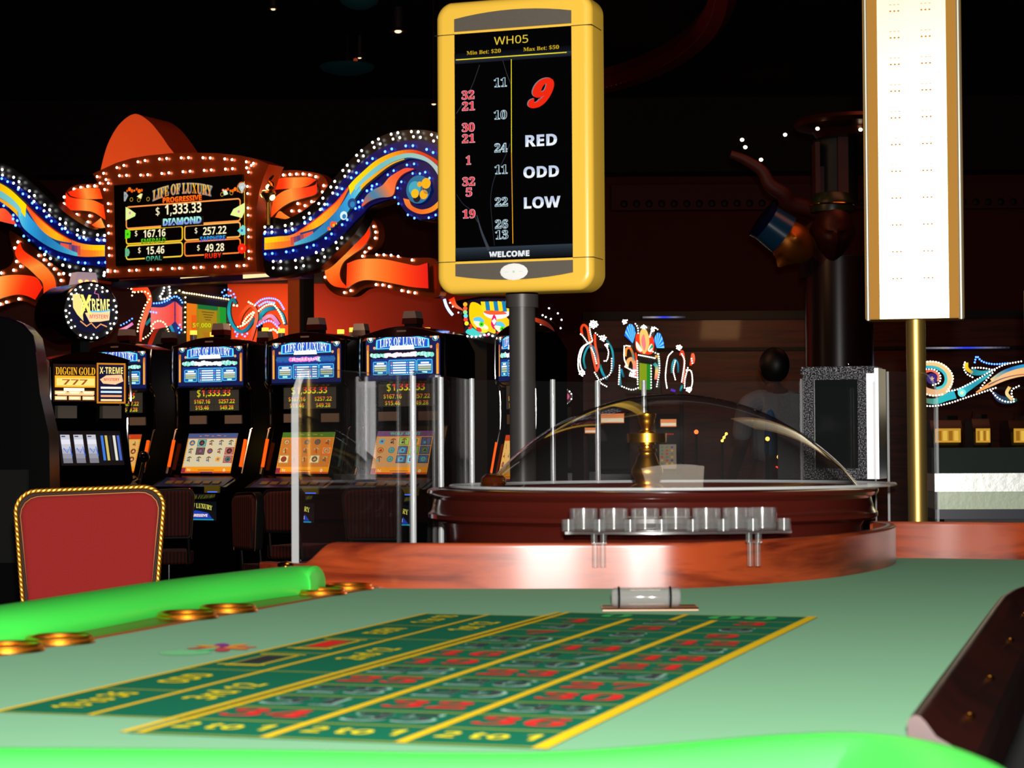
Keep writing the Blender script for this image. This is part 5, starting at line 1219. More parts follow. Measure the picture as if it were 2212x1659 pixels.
CORAL, TEAL, PINK = [(250, 50, 10), (255, 90, 40), (240, 120, 80), (255, 80, 50)], [(10, 110, 120), (30, 170, 180), (20, 140, 170), (10, 90, 110)], [(250, 90, 110), (250, 170, 200), (230, 120, 190)]
BO = Plane(440, 690, 19.6, -18)
B_ = thing('carnival_sign', 'small carnival sign with a green and orange screen over the slot machines', 'sign', BO.o, BO.yaw)
board(B_, BO, [(318, 640), (360, 606), (400, 628), (500, 640), (500, 760), (330, 760)], .01, .08, BLKB, 'backing_board', False)
MB().box((-.03, .02, -BO.o.z), (.03, .07, 0)).build('post', M_BLACKM, B_)
s = MB(); cs = [BO.uv(*p) for p in ((402, 655), (487, 665), (488, 738), (402, 738))]
def bi(u, v): return cs[0].lerp(cs[1], u).lerp(cs[3].lerp(cs[2], u), v)
def cell(u0, v0, u1, v1, col, k=0): s.flat([bi(u0, v0), bi(u1, v0), bi(u1, v1), bi(u0, v1)], -.03 - .001 * k, col)
cell(0, 0, 1, 1, (150, 130, 10)); cell(0, 0, .25, 1, (236, 120, 10), 1); cell(.12, .3, .25, 1, (240, 90, 10), 2); cell(.82, 0, 1, 1, (10, 150, 40), 1); cell(.28, .0, .8, .12, (10, 110, 50), 1); cell(.3, .14, .78, .95, (170, 130, 10), 1); cell(.76, .1, .84, 1, (90, 140, 20), 2)
for k in range(4): cell(.38 + .03 * k, .18 + k * .07, .7 - .03 * k, .20 + k * .07, (60, 60, 10), 3)
c_ = bi(.52, .56); kp = BO.k(440, 700); s.text('56,000 Fls.', c_.x, c_.y, 12 * kp, -.035, (60, 40, 0), w=66 * kp, bold=.03); s.text('56,000 Fls.', c_.x, c_.y, 11.5 * kp, -.036, (214, 214, 10), w=64 * kp, bold=.01)
for k in range(5): s.line([bi(.4 + .04 * k, .75), bi(.5 + .03 * k, .95)], .006, -.034, (190, 90, 10))
s.build('screen', M_EMIT, B_)
ribbon(B_, BO, [(283, 619), (300, 612), (315, 618), (325, 635), (327, 655), (321, 675), (314, 695), (307, 720), (305, 738)], [(287, 631), (298, 629), (311, 635), (317, 650), (313, 665), (305, 690), (301, 705), (300, 738)], CORAL, 'ribbon')
line_b(B_, BO, [(275, 622), (285, 627), (284, 639)], 6, M_YB, 1.8); line_b(B_, BO, [(290, 632), (312, 631), (323, 641), (316, 655), (311, 663), (305, 682), (298, 700), (296, 716)], 7, M_YB, 1.8)
line_b(B_, BO, [(361, 613), (355, 616), (351, 631), (344, 643), (350, 647), (361, 644), (366, 638), (364, 620)], 6.5, M_WB, 2.1)
fl = MB()
for sgn in (-1, 1):
    X = lambda d: 377 + (d if sgn > 0 else d * 1.75)
    for k, (a0, a1) in enumerate(((0, 9), (11, 20), (24, 31))):
        for off in (0, 1):
            col = (250, 70, 60) if off == 0 else (20, 40, 110); e0 = a0 + off * 0; A = [(X(sgn * 1), 652 + a0 * 1.2), (X(sgn * (14 - k * 2)), 664 + a0), (X(sgn * 30 if sgn < 0 else sgn * 15), 664 + a0 * 1.4)]
            Bq = [(X(sgn * 1), 652 + a1 * 1.4), (X(sgn * (12 - k * 2)), 668 + a1 * 1.2), (X(sgn * 30 if sgn < 0 else sgn * 15), 667 + a1 * 1.5)]
            if off == 0: fl.strip(sm(BO, A, 10), sm(BO, Bq, 10), -.035 - k * .001, -.02, [col, (250, 120, 110)])
fl.strip(sm(BO, [(326, 661), (350, 655), (374, 650), (393, 662)], 14), sm(BO, [(330, 672), (350, 690), (376, 720), (392, 700)], 14), -.028, -.015, [(14, 30, 100), (20, 50, 120)])
fl.build('petal_panel', M_EMIT, B_)
line_b(B_, BO, [(331, 656), (345, 655), (360, 650), (376, 641), (386, 645), (392, 654)], 5.5, M_BB, 2.0); line_b(B_, BO, [(324, 674), (336, 676)], 6, M_BB, 2); pts_b(B_, BO, [(387, 702), (384, 709), (390, 713), (386, 719)], M_BB, 2)
pathrib(B_, BO, [(314, 702), (328, 687), (345, 683), (360, 693), (372, 715), (376, 735), (370, 752)], 6, TEAL); pathrib(B_, BO, [(322, 745), (335, 715), (348, 700)], 9, [(190, 30, 0), (120, 20, 0)])
line_b(B_, BO, [(325, 705), (334, 696), (345, 694), (355, 700), (362, 715), (366, 735), (360, 746)], 6, M_YB, 1.8); line_b(B_, BO, [(308, 732), (320, 724), (330, 710)], 6, M_YB, 1.75)
line_b(B_, BO, [(260, 703), (272, 697), (284, 689)], 6, M_BB, 1.8); pathrib(B_, BO, [(257, 714), (272, 708), (286, 699)], 6, PINK)
line_b(B_, BO, [(378, 633), (388, 628), (394, 632)], 7, M_YB, 2); line_b(B_, BO, [(397, 633), (420, 636), (450, 641), (497, 648)], 5.2, M_YB, 1.8); line_b(B_, BO, [(399, 643), (398, 718)], 9.6, M_YB, 1.8); line_b(B_, BO, [(496, 666), (494, 702)], 9, M_YB, 1.75)
B2 = Plane(560, 690, 19.2, 24)
th = thing('ribbon_ornament', 'looping coral and teal ribbons edged with bulbs left of the copper column', 'sign', B2.o, B2.yaw)
MB().box((-.02, .0, -B2.o.z), (.02, .03, 0)).build('post', M_BLACKM, th)
pathrib(th, B2, [(513, 657), (508, 648), (501, 652), (498, 675), (505, 700), (520, 716), (536, 712), (549, 694), (553, 688)], 7, TEAL); pathrib(th, B2, [(520, 706), (528, 680), (543, 662), (554, 664), (560, 682), (556, 705), (547, 735)], 7, CORAL, y=-.045)
pathrib(th, B2, [(565, 692), (568, 680), (580, 669), (600, 665)], 9, TEAL); pathrib(th, B2, [(603, 668), (614, 682), (620, 702)], 6, TEAL); pathrib(th, B2, [(560, 702), (578, 686), (592, 684), (606, 702)], 8, PINK)
line_b(th, B2, [(557, 658), (570, 648), (588, 645), (606, 650), (618, 668)], 4.6, M_BB, 1.8); line_b(th, B2, [(565, 661), (580, 653), (597, 655)], 4.6, M_BB, 2); line_b(th, B2, [(561, 705), (578, 695), (592, 695), (607, 709)], 5, M_BB, 1.8)
pts_b(th, B2, [(485, 632), (490, 627), (498, 626), (503, 629), (510, 636), (513, 643), (489, 640), (494, 638), (499, 640), (504, 639), (513, 717), (518, 722), (516, 727), (528, 723), (534, 727), (539, 721)], M_BB, 1.8)
line_b(th, B2, [(542, 653), (555, 661)], 4.5, M_YB, 1.75); line_b(th, B2, [(519, 706), (530, 703), (545, 690), (554, 674), (540, 684), (530, 698)], 5, M_YB, 1.75); line_b(th, B2, [(564, 672), (578, 661), (594, 658), (604, 668), (612, 682), (618, 698)], 5, M_YB, 1.75); line_b(th, B2, [(510, 660), (517, 661)], 4, M_YB, 2)
line_b(th, B2, [(585, 716), (596, 712), (606, 720), (618, 727)], 5, M_YB, 2)

# harlequin mask sign behind the pole
MK = Plane(1060, 700, 15.0, 12); th = thing('mask_sign', 'brightly lit harlequin mask sign with green eyes partly behind the dark pole', 'sign', MK.o, MK.yaw)
board(th, MK, [(985, 650), (1040, 640), (1100, 640), (1130, 640), (1170, 690), (1192, 705), (1197, 735), (1190, 770), (1170, 800), (1160, 805), (1120, 760), (1060, 742), (1005, 728), (1000, 690)], .0, .08, BLKB, 'backing_board', False)
s = MB(); k_ = MK.k(1060, 700)
def fp(pts, col, j=0, crv=True): qq = [MK.uv(*p) for p in pts]; qq = catmull(qq, 4, True) if crv else qq; s.flat([(p.x, p.y) for p in qq], -.02 - .0012 * j, col)
fp([(1003, 720), (1010, 690), (1012, 650), (1040, 645), (1130, 645), (1130, 735), (1095, 738), (1055, 720), (1030, 722)], (16, 10, 30), 0, False)
fp([(1018, 655), (1040, 660), (1062, 690), (1072, 720), (1050, 714), (1030, 712), (1016, 690)], (250, 196, 10), 1); fp([(1060, 690), (1080, 672), (1100, 690), (1115, 700), (1095, 715), (1070, 708)], (240, 190, 20), 1)
for i in range(10): fp([(1040 + i * 9, 652 - i * .3), (1049 + i * 9, 652), (1052 + i * 9, 672 + abs(4 - i)), (1043 + i * 9, 674)], ((250, 210, 20), (10, 120, 170))[i % 2], 2, False)
fp([(1046, 674), (1060, 671), (1090, 674), (1110, 672), (1094, 686), (1070, 690), (1052, 684)], (250, 230, 240), 3); fp([(1046, 674), (1060, 671), (1090, 674), (1094, 679), (1060, 680)], (250, 90, 40), 4)
for ex, ey, r_2 in ((1042, 701, 1), (1087, 711, .9)):
    fp([(ex - 18, ey - 12), (ex - 4, ey - 16), (ex + 6, ey - 6), (ex - 10, ey - 2)], (90, 190, 220), 4)
    fp([(ex - 18, ey - 6), (ex - 2, ey - 5), (ex + 14, ey + 6), (ex + 10, ey + 12), (ex - 6, ey + 8)], (252, 244, 200), 5)
    c_ = MK.uv(ex, ey); s.disc(c_.x, c_.y, 5.5 * k_, -.028, (70, 220, 20), n=14); s.disc(c_.x, c_.y, 2 * k_, -.0285, (10, 80, 10), n=8)
    fp([(ex - 10, ey + 9), (ex + 2, ey + 8), (ex + 14, ey + 12), (ex + 10, ey + 18), (ex - 2, ey + 17)], (250, 220, 20), 5); fp([(ex - 12, ey + 7), (ex - 2, ey + 8), (ex, ey + 16), (ex - 8, ey + 14)], (240, 50, 30), 6)
fp([(1008, 716), (1020, 708), (1034, 716), (1050, 722), (1030, 728), (1012, 722)], (60, 200, 190), 4); fp([(1062, 700), (1068, 680), (1074, 690), (1070, 712)], (220, 20, 90), 4); fp([(1064, 694), (1070, 688), (1074, 694), (1069, 702)], (255, 255, 255), 7, False); fp([(1030, 715), (1045, 722), (1060, 724), (1050, 727)], (200, 20, 110), 5)
s.build('mask_face', M_EMIT_HI, th)
for i, (x, y, c_) in enumerate(((1007, 658, (250, 170, 40)), (1007, 667, (250, 90, 50)), (1007, 675, (150, 220, 130)), (1008, 683, (100, 210, 220)), (1008, 691, (250, 70, 50)), (1010, 699, (250, 220, 40)))):
    p = MK.uv(x, y); MB().ell((p.x, -.03, p.y), (4.6 * k_,) * 3, 10, 7, c_).build('bead', M_EMIT_HI, th)
pathrib(th, MK, [(977, 645), (985, 660), (998, 668), (1003, 672)], lambda t: 12 * (1 - t) + 2, CORAL, 'horn'); pathrib(th, MK, [(1156, 690), (1180, 700), (1193, 718), (1192, 742), (1180, 765), (1160, 790)], lambda t: 8 + 12 * t, [(200, 60, 20), (90, 16, 8), (120, 24, 8), (230, 80, 20), (255, 150, 50)], 'outer_ribbon')
pathrib(th, MK, [(1018, 700), (1020, 707), (1014, 710)], 5, [(240, 60, 30)] * 2, 'ear_curl')
MB().tube([(v.x, -.03, v.y) for v in catmull([MK.uv(*p) for p in ((962, 647), (966, 660), (972, 671), (980, 681))], 5)], .010, 8).build('blue_tube', mat('blue_white_tube', (120, 160, 255), emit=5), th)
MB().tube([(v.x, -.05, v.y) for v in catmull([MK.uv(*p) for p in ((1158, 718), (1170, 724), (1177, 735), (1176, 745))], 5)], .006, 8).build('blue_tube', mat('blue_white_tube', (120, 160, 255)), th)
line_b(th, MK, [(1012, 727), (1030, 728), (1046, 725), (1056, 722), (1068, 727), (1080, 735), (1090, 741)], 8.5, M_WB, 2.2, y=-.035); pts_b(th, MK, [(1170, 703), (1184, 728), (975, 655), (981, 663), (993, 676)], M_WB, 1.6)

# far centre carnival sign
FS = Plane(1380, 770, 23, 14)
def cluster(c, r, n): 
    out = []
    for i in range(n): a = i * 2.4; q_2 = r * math.sqrt((i + .5) / n); out.append((c[0] + q_2 * math.cos(a), c[1] + q_2 * math.sin(a)))
    return out
th = thing('swirl_sign', 'far swirl of orange and teal ribbons with dense bulbs left of the eyed sign', 'sign', Plane(1290, 760, 23, 14).o, FS.yaw); pl = Plane(1290, 760, 23, 14)
pathrib(th, pl, [(1259, 725), (1257, 710), (1262, 702), (1270, 710), (1275, 735), (1281, 765), (1287, 792), (1290, 803)], 5, CORAL); pathrib(th, pl, [(1286, 722), (1287, 745), (1292, 770), (1294, 790), (1289, 803)], 5, CORAL)
pathrib(th, pl, [(1266, 797), (1262, 775), (1270, 752), (1280, 748), (1289, 762), (1291, 775)], 4, TEAL); pathrib(th, pl, [(1312, 735), (1323, 755), (1326, 785), (1322, 805)], 4, TEAL); pathrib(th, pl, [(1297, 788), (1303, 806), (1312, 820)], 5, TEAL)
for pts, st in (([(1275, 740), (1258, 752), (1251, 775), (1252, 800), (1260, 812)], 3.2), ([(1280, 738), (1263, 750), (1255, 775), (1257, 795), (1264, 804)], 3.4), ([(1256, 722), (1262, 728), (1272, 742)], 4), ([(1276, 700), (1276, 715), (1281, 735)], 4), ([(1279, 752), (1285, 765), (1290, 785)], 4), ([(1310, 745), (1316, 760), (1313, 778), (1307, 780)], 4), ([(1323, 775), (1322, 800), (1316, 812), (1300, 820)], 5), ([(1286, 805), (1292, 815), (1300, 828), (1312, 835)], 4.5), ([(1288, 720), (1296, 727)], 4)): line_b(th, pl, pts, st, M_WB, 1.25)
pts_b(th, pl, cluster((1284, 701), 9, 22) + cluster((1304, 731), 7, 14) + cluster((1259, 806), 6, 10) + cluster((1312, 746), 4, 6), M_WB, 1.25)
MB().box((-.02, .02, -pl.o.z), (.02, .06, -.2)).build('post', M_BLACKM, th)
pl = Plane(1395, 770, 23, 14); th = thing('eyed_sign', 'far carnival sign with blue fans, two eyes and a green screen above the dome', 'sign', pl.o, pl.yaw)
board(th, pl, [(1372, 700), (1412, 705), (1420, 760), (1428, 850), (1352, 850), (1356, 760)], .01, .06, BLKB, 'backing_board', False)
s = MB(); k_ = pl.k(1395, 770)
def fp(pts, col, j=0, crv=True): qq = [pl.uv(*p) for p in pts]; qq = catmull(qq, 4, True) if crv else qq; s.flat([(p.x, p.y) for p in qq], -.02 - .0012 * j, col)
fp([(1375, 722), (1392, 722), (1412, 730), (1411, 762), (1392, 765), (1375, 755)], (230, 50, 10)); fp([(1383, 720), (1392, 708), (1401, 722), (1403, 745), (1392, 765), (1384, 745)], (255, 190, 100), 1); fp([(1386, 735), (1392, 722), (1396, 745), (1392, 758)], (250, 120, 120), 2)
for pts in ([(1375, 738), (1382, 745), (1388, 756), (1384, 760), (1376, 752)], [(1400, 757), (1407, 743), (1411, 748), (1408, 760)]): fp(pts, (230, 250, 220), 3); fp([(a + 2, b + 1) for a, b in pts[:3]], (20, 150, 110), 4, False)
fp([(1382, 772), (1410, 778), (1410, 842), (1380, 842)], (4, 6, 4), 2, False); fp([(1382, 784), (1408, 788), (1408, 842), (1382, 842)], (120, 140, 10), 3, False); fp([(1398, 786), (1408, 788), (1408, 842), (1398, 842)], (10, 120, 30), 4, False)
s.build('face_panel', M_EMIT_HI, th)
for c_, pts in (((1368, 742), ((1350, 725), (1355, 708), (1362, 700), (1370, 705), (1374, 720))), ((1420, 752), ((1413, 735), (1420, 720), (1428, 722), (1434, 738), (1436, 752)))):
    f_ = MB(); c2 = pl.uv(*c_)
    prev = pl.uv(*pts[0])
    for i, p in enumerate(catmull([Vector(q_) for q_ in pts], 3)[1:]): 
        v = pl.uv(*p); f_.flat([(c2.x, c2.y), (prev.x, prev.y), (v.x, v.y)], -.03, ((20, 110, 255), (110, 210, 255))[i % 2]); prev = v
    f_.build('blue_fan', M_EMIT_HI, th)
pathrib(th, pl, [(1352, 770), (1354, 755), (1362, 752), (1368, 765), (1370, 780)], 5, [(250, 170, 40), (255, 120, 40), (20, 150, 170)]); pathrib(th, pl, [(1354, 795), (1358, 780), (1366, 776), (1372, 790), (1370, 815)], 8, [(250, 190, 90), (255, 160, 100), (240, 120, 190)]); pathrib(th, pl, [(1416, 770), (1423, 772), (1425, 790)], 5, [(255, 170, 40), (20, 150, 170)]); pathrib(th, pl, [(1414, 785), (1420, 795), (1418, 820)], 7, [(20, 150, 170), (255, 210, 120), (240, 120, 110)]); pathrib(th, pl, [(1342, 835), (1340, 812), (1343, 798), (1348, 815)], 4, TEAL); pathrib(th, pl, [(1374, 762), (1376, 780), (1376, 815)], 4, CORAL)
for pts, st in (([(1381, 767), (1416, 774)], 3.6), ([(1378, 780), (1379, 830)], 5), ([(1350, 748), (1350, 775), (1356, 790)], 3.6), ([(1354, 747), (1362, 748)], 3.5), ([(1340, 790), (1338, 830)], 5), ([(1424, 765), (1426, 800), (1420, 835)], 5), ([(1412, 760), (1422, 765)], 4), ([(1348, 693), (1356, 692)], 3), ([(1405, 728), (1412, 708), (1422, 712)], 4), ([(1374, 700), (1379, 708), (1380, 720)], 5), ([(1386, 708), (1392, 703), (1398, 708)], 3.4), ([(1345, 835), (1365, 842), (1380, 838)], 5), ([(1352, 792), (1366, 800), (1378, 800)], 4), ([(1362, 812), (1378, 816)], 4), ([(1408, 790), (1408, 838)], 6)): line_b(th, pl, pts, st, M_WB, 1.25)
pts_b(th, pl, cluster((1350, 696), 5, 9) + cluster((1412, 712), 5, 8) + cluster((1392, 708), 4, 6) + cluster((1368, 806), 7, 12), M_WB, 1.2)
MB().box((-.02, .02, -pl.o.z), (.02, .06, -.3)).build('post', M_BLACKM, th)
pl = Plane(1470, 800, 23, 14); th = thing('swirl_sign', 'far swirl of bulbs and dark teal ribbons right of the eyed sign', 'sign', pl.o, pl.yaw)
pathrib(th, pl, [(1452, 806), (1453, 790), (1458, 777), (1465, 785), (1466, 805)], 3.5, TEAL); pathrib(th, pl, [(1470, 768), (1474, 758), (1478, 768), (1479, 800), (1478, 830)], 4, CORAL); pathrib(th, pl, [(1493, 790), (1497, 765), (1500, 775), (1498, 785)], 5, CORAL); pathrib(th, pl, [(1475, 832), (1470, 845)], 4, TEAL); pathrib(th, pl, [(1450, 842), (1460, 845)], 5, [(90, 40, 190)] * 2)
for pts, st in (([(1454, 760), (1445, 770), (1441, 790), (1439, 815), (1442, 838)], 3.6), ([(1460, 780), (1456, 800), (1460, 820)], 4), ([(1474, 765), (1480, 780), (1477, 805), (1474, 825)], 4), ([(1484, 800), (1494, 802), (1497, 825), (1492, 845)], 3.6), ([(1487, 795), (1481, 820), (1480, 838)], 4), ([(1495, 775), (1497, 785)], 4)): line_b(th, pl, pts, st, M_WB, 1.25)
pts_b(th, pl, cluster((1468, 751), 6, 14) + cluster((1489, 842), 6, 14), M_WB, 1.2); MB().box((-.02, .02, -pl.o.z), (.02, .06, -.2)).build('post', M_BLACKM, th)

# scroll sign at the right
pl = Plane(2100, 830, 20, 8); th = thing('scroll_sign', 'scroll shaped sign in teal, cream and navy ringed with white bulbs at the right', 'sign', pl.o, pl.yaw); k_ = pl.k(2100, 830)
CR = [(250, 200, 110), (252, 225, 150), (250, 190, 120)]
pathrib(th, pl, [(1985, 796), (2000, 788), (2022, 789), (2043, 800), (2051, 820), (2044, 840), (2026, 849), (2004, 846), (1990, 838)], 15, [(250, 200, 120), (250, 215, 150), (240, 170, 120)], 'outer_curl'); pathrib(th, pl, [(1988, 797), (2002, 793), (2022, 795), (2038, 805), (2043, 820), (2037, 834), (2022, 840)], 6, [(40, 180, 200), (90, 210, 210)], 'inner_band', y=-.045); pathrib(th, pl, [(1995, 805), (2012, 801), (2026, 810), (2026, 824)], 5, [(240, 80, 60), (250, 160, 120)], 'inner_band', y=-.045)
s = MB(); c_ = pl.uv(2013, 818); s.disc(c_.x, c_.y, 12 * k_, -.03, (50, 30, 110), n=20); s.text('*', c_.x, c_.y, 9 * k_, -.032, (250, 200, 150)); s.build('star_disc', M_EMIT_HI, th)
pathrib(th, pl, [(1990, 864), (2020, 867), (2045, 858), (2063, 852)], lambda t: 9 + 9 * t, [(120, 100, 60), (40, 190, 190), (30, 180, 200)], 'tail'); pathrib(th, pl, [(2072, 850), (2090, 838), (2112, 825), (2140, 808)], lambda t: 16 * (1 - t) + 3, [(60, 200, 210), (30, 150, 170), (40, 190, 200)], 'leaf'); s = MB(); c_ = pl.uv(2077, 849); s.disc(c_.x, c_.y, 9 * k_, -.05, (110, 220, 220), n=16); s.disc(c_.x, c_.y, 4 * k_, -.051, (250, 220, 170), n=5); s.build('leaf_curl', M_EMIT_HI, th)
pathrib(th, pl, [(2108, 848), (2140, 830), (2175, 812), (2215, 800), (2260, 800)], lambda t: 3 + 22 * min(1, 1.4 * t), [(250, 150, 60), (252, 200, 140), (250, 190, 120), (252, 210, 150)], 'main_band'); pathrib(th, pl, [(2140, 822), (2165, 805), (2195, 794), (2230, 788)], 7, [(252, 220, 150), (30, 120, 190), (60, 190, 220)], 'upper_band', y=-.045); pathrib(th, pl, [(2134, 832), (2165, 818), (2200, 810), (2240, 808)], 2, [(40, 30, 120), (250, 120, 60)], 'thin_band', y=-.048)
pathrib(th, pl, [(2086, 784), (2088, 796), (2100, 806)], lambda t: 10 - 4 * t, [(250, 220, 30), (240, 180, 40)], 'horn'); pathrib(th, pl, [(2096, 802), (2115, 806), (2140, 802)], lambda t: 15 - 11 * t, [(20, 120, 130), (30, 190, 200)], 'fin'); pathrib(th, pl, [(2144, 847), (2160, 862), (2185, 866), (2196, 863)], lambda t: 5 + 10 * math.sin(PI * t), [(14, 40, 90), (10, 60, 90), (20, 100, 90)], 'lower_fin'); pathrib(th, pl, [(2180, 836), (2174, 850), (2186, 864)], 7, CR, 'crescent', y=-.045)
for pts, st in (([(1985, 786), (2010, 781), (2035, 787), (2055, 806), (2057, 825), (2045, 846)], 6), ([(2000, 798), (2018, 799), (2030, 810), (2029, 826), (2015, 832)], 6), ([(1990, 877), (2020, 877), (2050, 871), (2075, 863), (2120, 848), (2150, 838)], 6), ([(2050, 845), (2065, 842), (2080, 836), (2110, 820), (2140, 802), (2170, 788), (2205, 781)], 6), ([(2084, 783), (2081, 795), (2088, 808), (2100, 815)], 5.5), ([(2100, 795), (2120, 795), (2148, 800)], 6), ([(2141, 845), (2155, 860), (2172, 868), (2190, 867), (2185, 855), (2186, 842), (2200, 834)], 6), ([(1995, 850), (2015, 855), (2035, 852)], 6), ([(2143, 806), (2128, 824), (2118, 838)], 6)): line_b(th, pl, pts, st, M_WB, 1.55)
line_b(th, pl, [(2105, 783), (2109, 770), (2118, 779), (2132, 785), (2152, 787), (2176, 785)], 5.5, M_BB, 2)
MB().box((pl.uv(1990, 850).x, .0, -.05), (pl.uv(2230, 850).x, .03, -.03)).build('hanging_bar', M_BLACKM, th)

# ================================================================ machines beyond the counter
YP = mat('yellow_lit_panel', (200, 150, 50), emit=.8); YH = mat('bright_yellow_bar', (255, 225, 120), emit=1.4)
for px, w, top_, lab in ((2037, 54, 908, 'far machine with a lit yellow panel just right of the gold pole'), (2112, 30, 905, 'far machine with a narrow lit yellow panel, middle of three'), (2203, 50, 908, 'far machine with a lit yellow panel at the right edge')):
    p = D(px, top_, 19); k_ = 19 / F; th = thing('far_slot_machine', lab, 'slot machine', (p.x, p.y, 0), 0, 'far machines with yellow panels'); zt = p.z
    zy = lambda y: D(px, y, 19).z
    MB().prism([(-.2, 0), (.2, 0), (.2, zt), (-.1, zt), (-.16, zt - .1), (-.2, .9)], -w * k_ * .62, w * k_ * .62, 'x').build('cabinet', M_BLACK, th)
    b = MB(); b.box((-w * k_ / 2, -.215, zy(956)), (w * k_ / 2, -.2, zy(926))); b.build('lit_panel', YP, th)
    g = MB(); 
    for i in range(4): g.rect(-w * k_ * .42 + i * w * k_ * .22, zy(952), -w * k_ * .42 + i * w * k_ * .22 + w * k_ * .16, zy(931), -.2165, ((150, 100, 20), (220, 180, 70))[i % 2])
    g.build('panel_print', M_EMIT, th); MB().box((-w * k_ / 2, -.24, zy(977)), (w * k_ / 2, -.2, zy(968))).build('lit_bar', YH, th)
    MB().cyl((-.05, 0, zt), .004, .07, 8).build('antenna', M_CHROME, th)
    MB().box((w * k_ * .1, -.1, zt), (w * k_ * .5, .1, zt + .04)).build('top_box', M_BLACK, th)

# ================================================================ back walls, frieze and beams
WOODW = wood('dark_wood_cladding', (96, 40, 16), (54, 18, 8), 1.2, .5, .2, (1, 1, 10))
zt_ = lambda y, Y=30: D(1700, y, Y).z
MB().box((1.0, 30, 0), (13.9, 30.3, zt_(690))).build('wall_panelled', WOODW, kind='structure')
MB().box((1.0, 29.9, zt_(690)), (13.9, 30.3, zt_(672))).build('trim_2', M_BLACKM, kind='structure')
MB().box((1.0, 29.95, zt_(757)), (13.9, 30.0, zt_(750))).build('trim_3', M_BLACKM, kind='structure')
FRZ = mat('frieze_red', (80, 22, 14), .7)
fz = MB(); z0, z1 = D(1700, 452, 33.8).z, D(1700, 398, 33.8).z; fz.box((1.6, 33.8, z0), (13.9, 34, z1)); fz.build('trim_4', FRZ, kind='structure')
fz = MB()
for i in range(60): fz.ell((1.8 + i * .2, 33.8, z0 + .1), (.06, .02, .06), 10, 6)
fz.build('trim_5', M_BLACKM, kind='structure')
MB().box((-13.9, 33.4, 5.42), (13.9, 34, 6.6)).build('trim_6', M_CEIL, kind='structure')  # black box standing in for the shade under the ceiling

# light lines on the beams
for px0, px1, py, Y_, lab in ((1388, 1480, 686, 29.86, 'thin white and blue light line high behind the eyed sign'), (1995, 2180, 752, 29.9, 'thin white and blue light line above the scroll sign')):
    a_, b_ = D(px0, py - 3, Y_), D(px1, py + 2, Y_); mid = (a_ + b_) / 2
    th = thing('light_line', lab, 'light', (mid.x, mid.y, mid.z)); L_ = (b_ - a_).length
    s = MB(); s.strip([Vector((-L_ / 2 + L_ * i / 20, .012 + .0 * i)) for i in range(21)], [Vector((-L_ / 2 + L_ * i / 20, -.012)) for i in range(21)], -.03, 0, [(90, 90, 100), (160, 150, 160), (40, 60, 255), (120, 120, 140), (30, 26, 40)]); s.build('tube', M_EMIT, th)
    MB().box((-L_ / 2, 0, -.03), (L_ / 2, .04, .03)).build('channel', M_BLACKM, th)
# ================================================================ statue column
def head(R_, up, face, seed=0):
    """one continuous sculpted head, radius R_; returns MB in local axes turned to up/face"""
    mb = MB(); N, K = 48, 36; vs = []; fs = []
    g = lambda x, s: math.exp(-(x / s) ** 2)
    for k in range(K + 1):
        ph = PI * k / K
        for i in range(N):
            th_ = 2 * PI * i / N; x = math.sin(ph) * math.sin(th_); y = -math.sin(ph) * math.cos(th_); z = math.cos(ph)   # y<0 is the face
            r = 1.0; fr = max(0, -y)
            w = .78 + .06 * z; px, py, pz = x * w, y * .95, z * 1.18
            if z < 0: px *= 1 - .32 * (-z) ** 1.5; py *= 1 - .10 * (-z)
            a = fr ** 2
            d = .34 * g(x, .13) * g(z + .17, .20) * a + .10 * g(x, .10) * g(z - .02, .22) * a       # nose
            d += .09 * g(abs(x) - .33, .28) * g(z - .20, .09) * a                                    # brow
            d -= .14 * g(abs(x) - .34, .16) * g(z - .05, .11) * a                                    # eye sockets
            d += .06 * g(abs(x) - .34, .10) * g(z - .04, .06) * a                                    # eyes
            d += .10 * g(x, .24) * g(z + .47, .055) * a + .09 * g(x, .22) * g(z + .60, .055) * a - .05 * g(x, .26) * g(z + .535, .025) * a   # lips
            d += .14 * g(x, .25) * g(z + .86, .14) * a                                               # chin
            d += .06 * g(abs(x) - .55, .2) * g(z + .15, .2) * a                                      # cheeks
            py -= d; 
            e = g(abs(x) - .98, .10) * g(y - .08, .17) * g(z - .02, .26); px += (1 if x > 0 else -1) * .16 * e   # ears
            vs.append((px * R_, py * R_, pz * R_))
    for k in range(K):
        for i in range(N): j = (i + 1) % N; fs.append((k * N + i, (k + 1) * N + i, (k + 1) * N + j, k * N + j))
    mb.add(vs, fs, smooth=True)
    up = Vector(up).normalized(); face = Vector(face); face = (face - up * face.dot(up)).normalized(); xx = up.cross(-face).normalized() * -1
    xx = (-face).cross(up)
    M = Matrix((( xx.x, -face.x, up.x, 0), (xx.y, -face.y, up.y, 0), (xx.z, -face.z, up.z, 0), (0, 0, 0, 1)))
    return mb, M
BRZ = mat('bronze_statue', (170, 96, 24), .4, .7); DRED = mat('dark_red_stone', (70, 14, 8), .6); BLUEHAT = mat('blue_painted', (20, 70, 110), .25)
SY = 17.0; kS = SY / F
CO = D(1800, 600, SY)
COL = thing('carved_column', 'dark carved column with a round lamp ringed canopy and two statue heads', 'column', (CO.x, SY, 0))
zz = lambda y: D(1800, y, SY).z; X_ = lambda px: D(px, 600, SY).x - CO.x
MB().cyl((X_(1812), 0, 0), .27, zz(560), 24).build('shaft', mat('black_speckled_stone', (34, 20, 18), .3, noise=.5, nscale=60), COL)
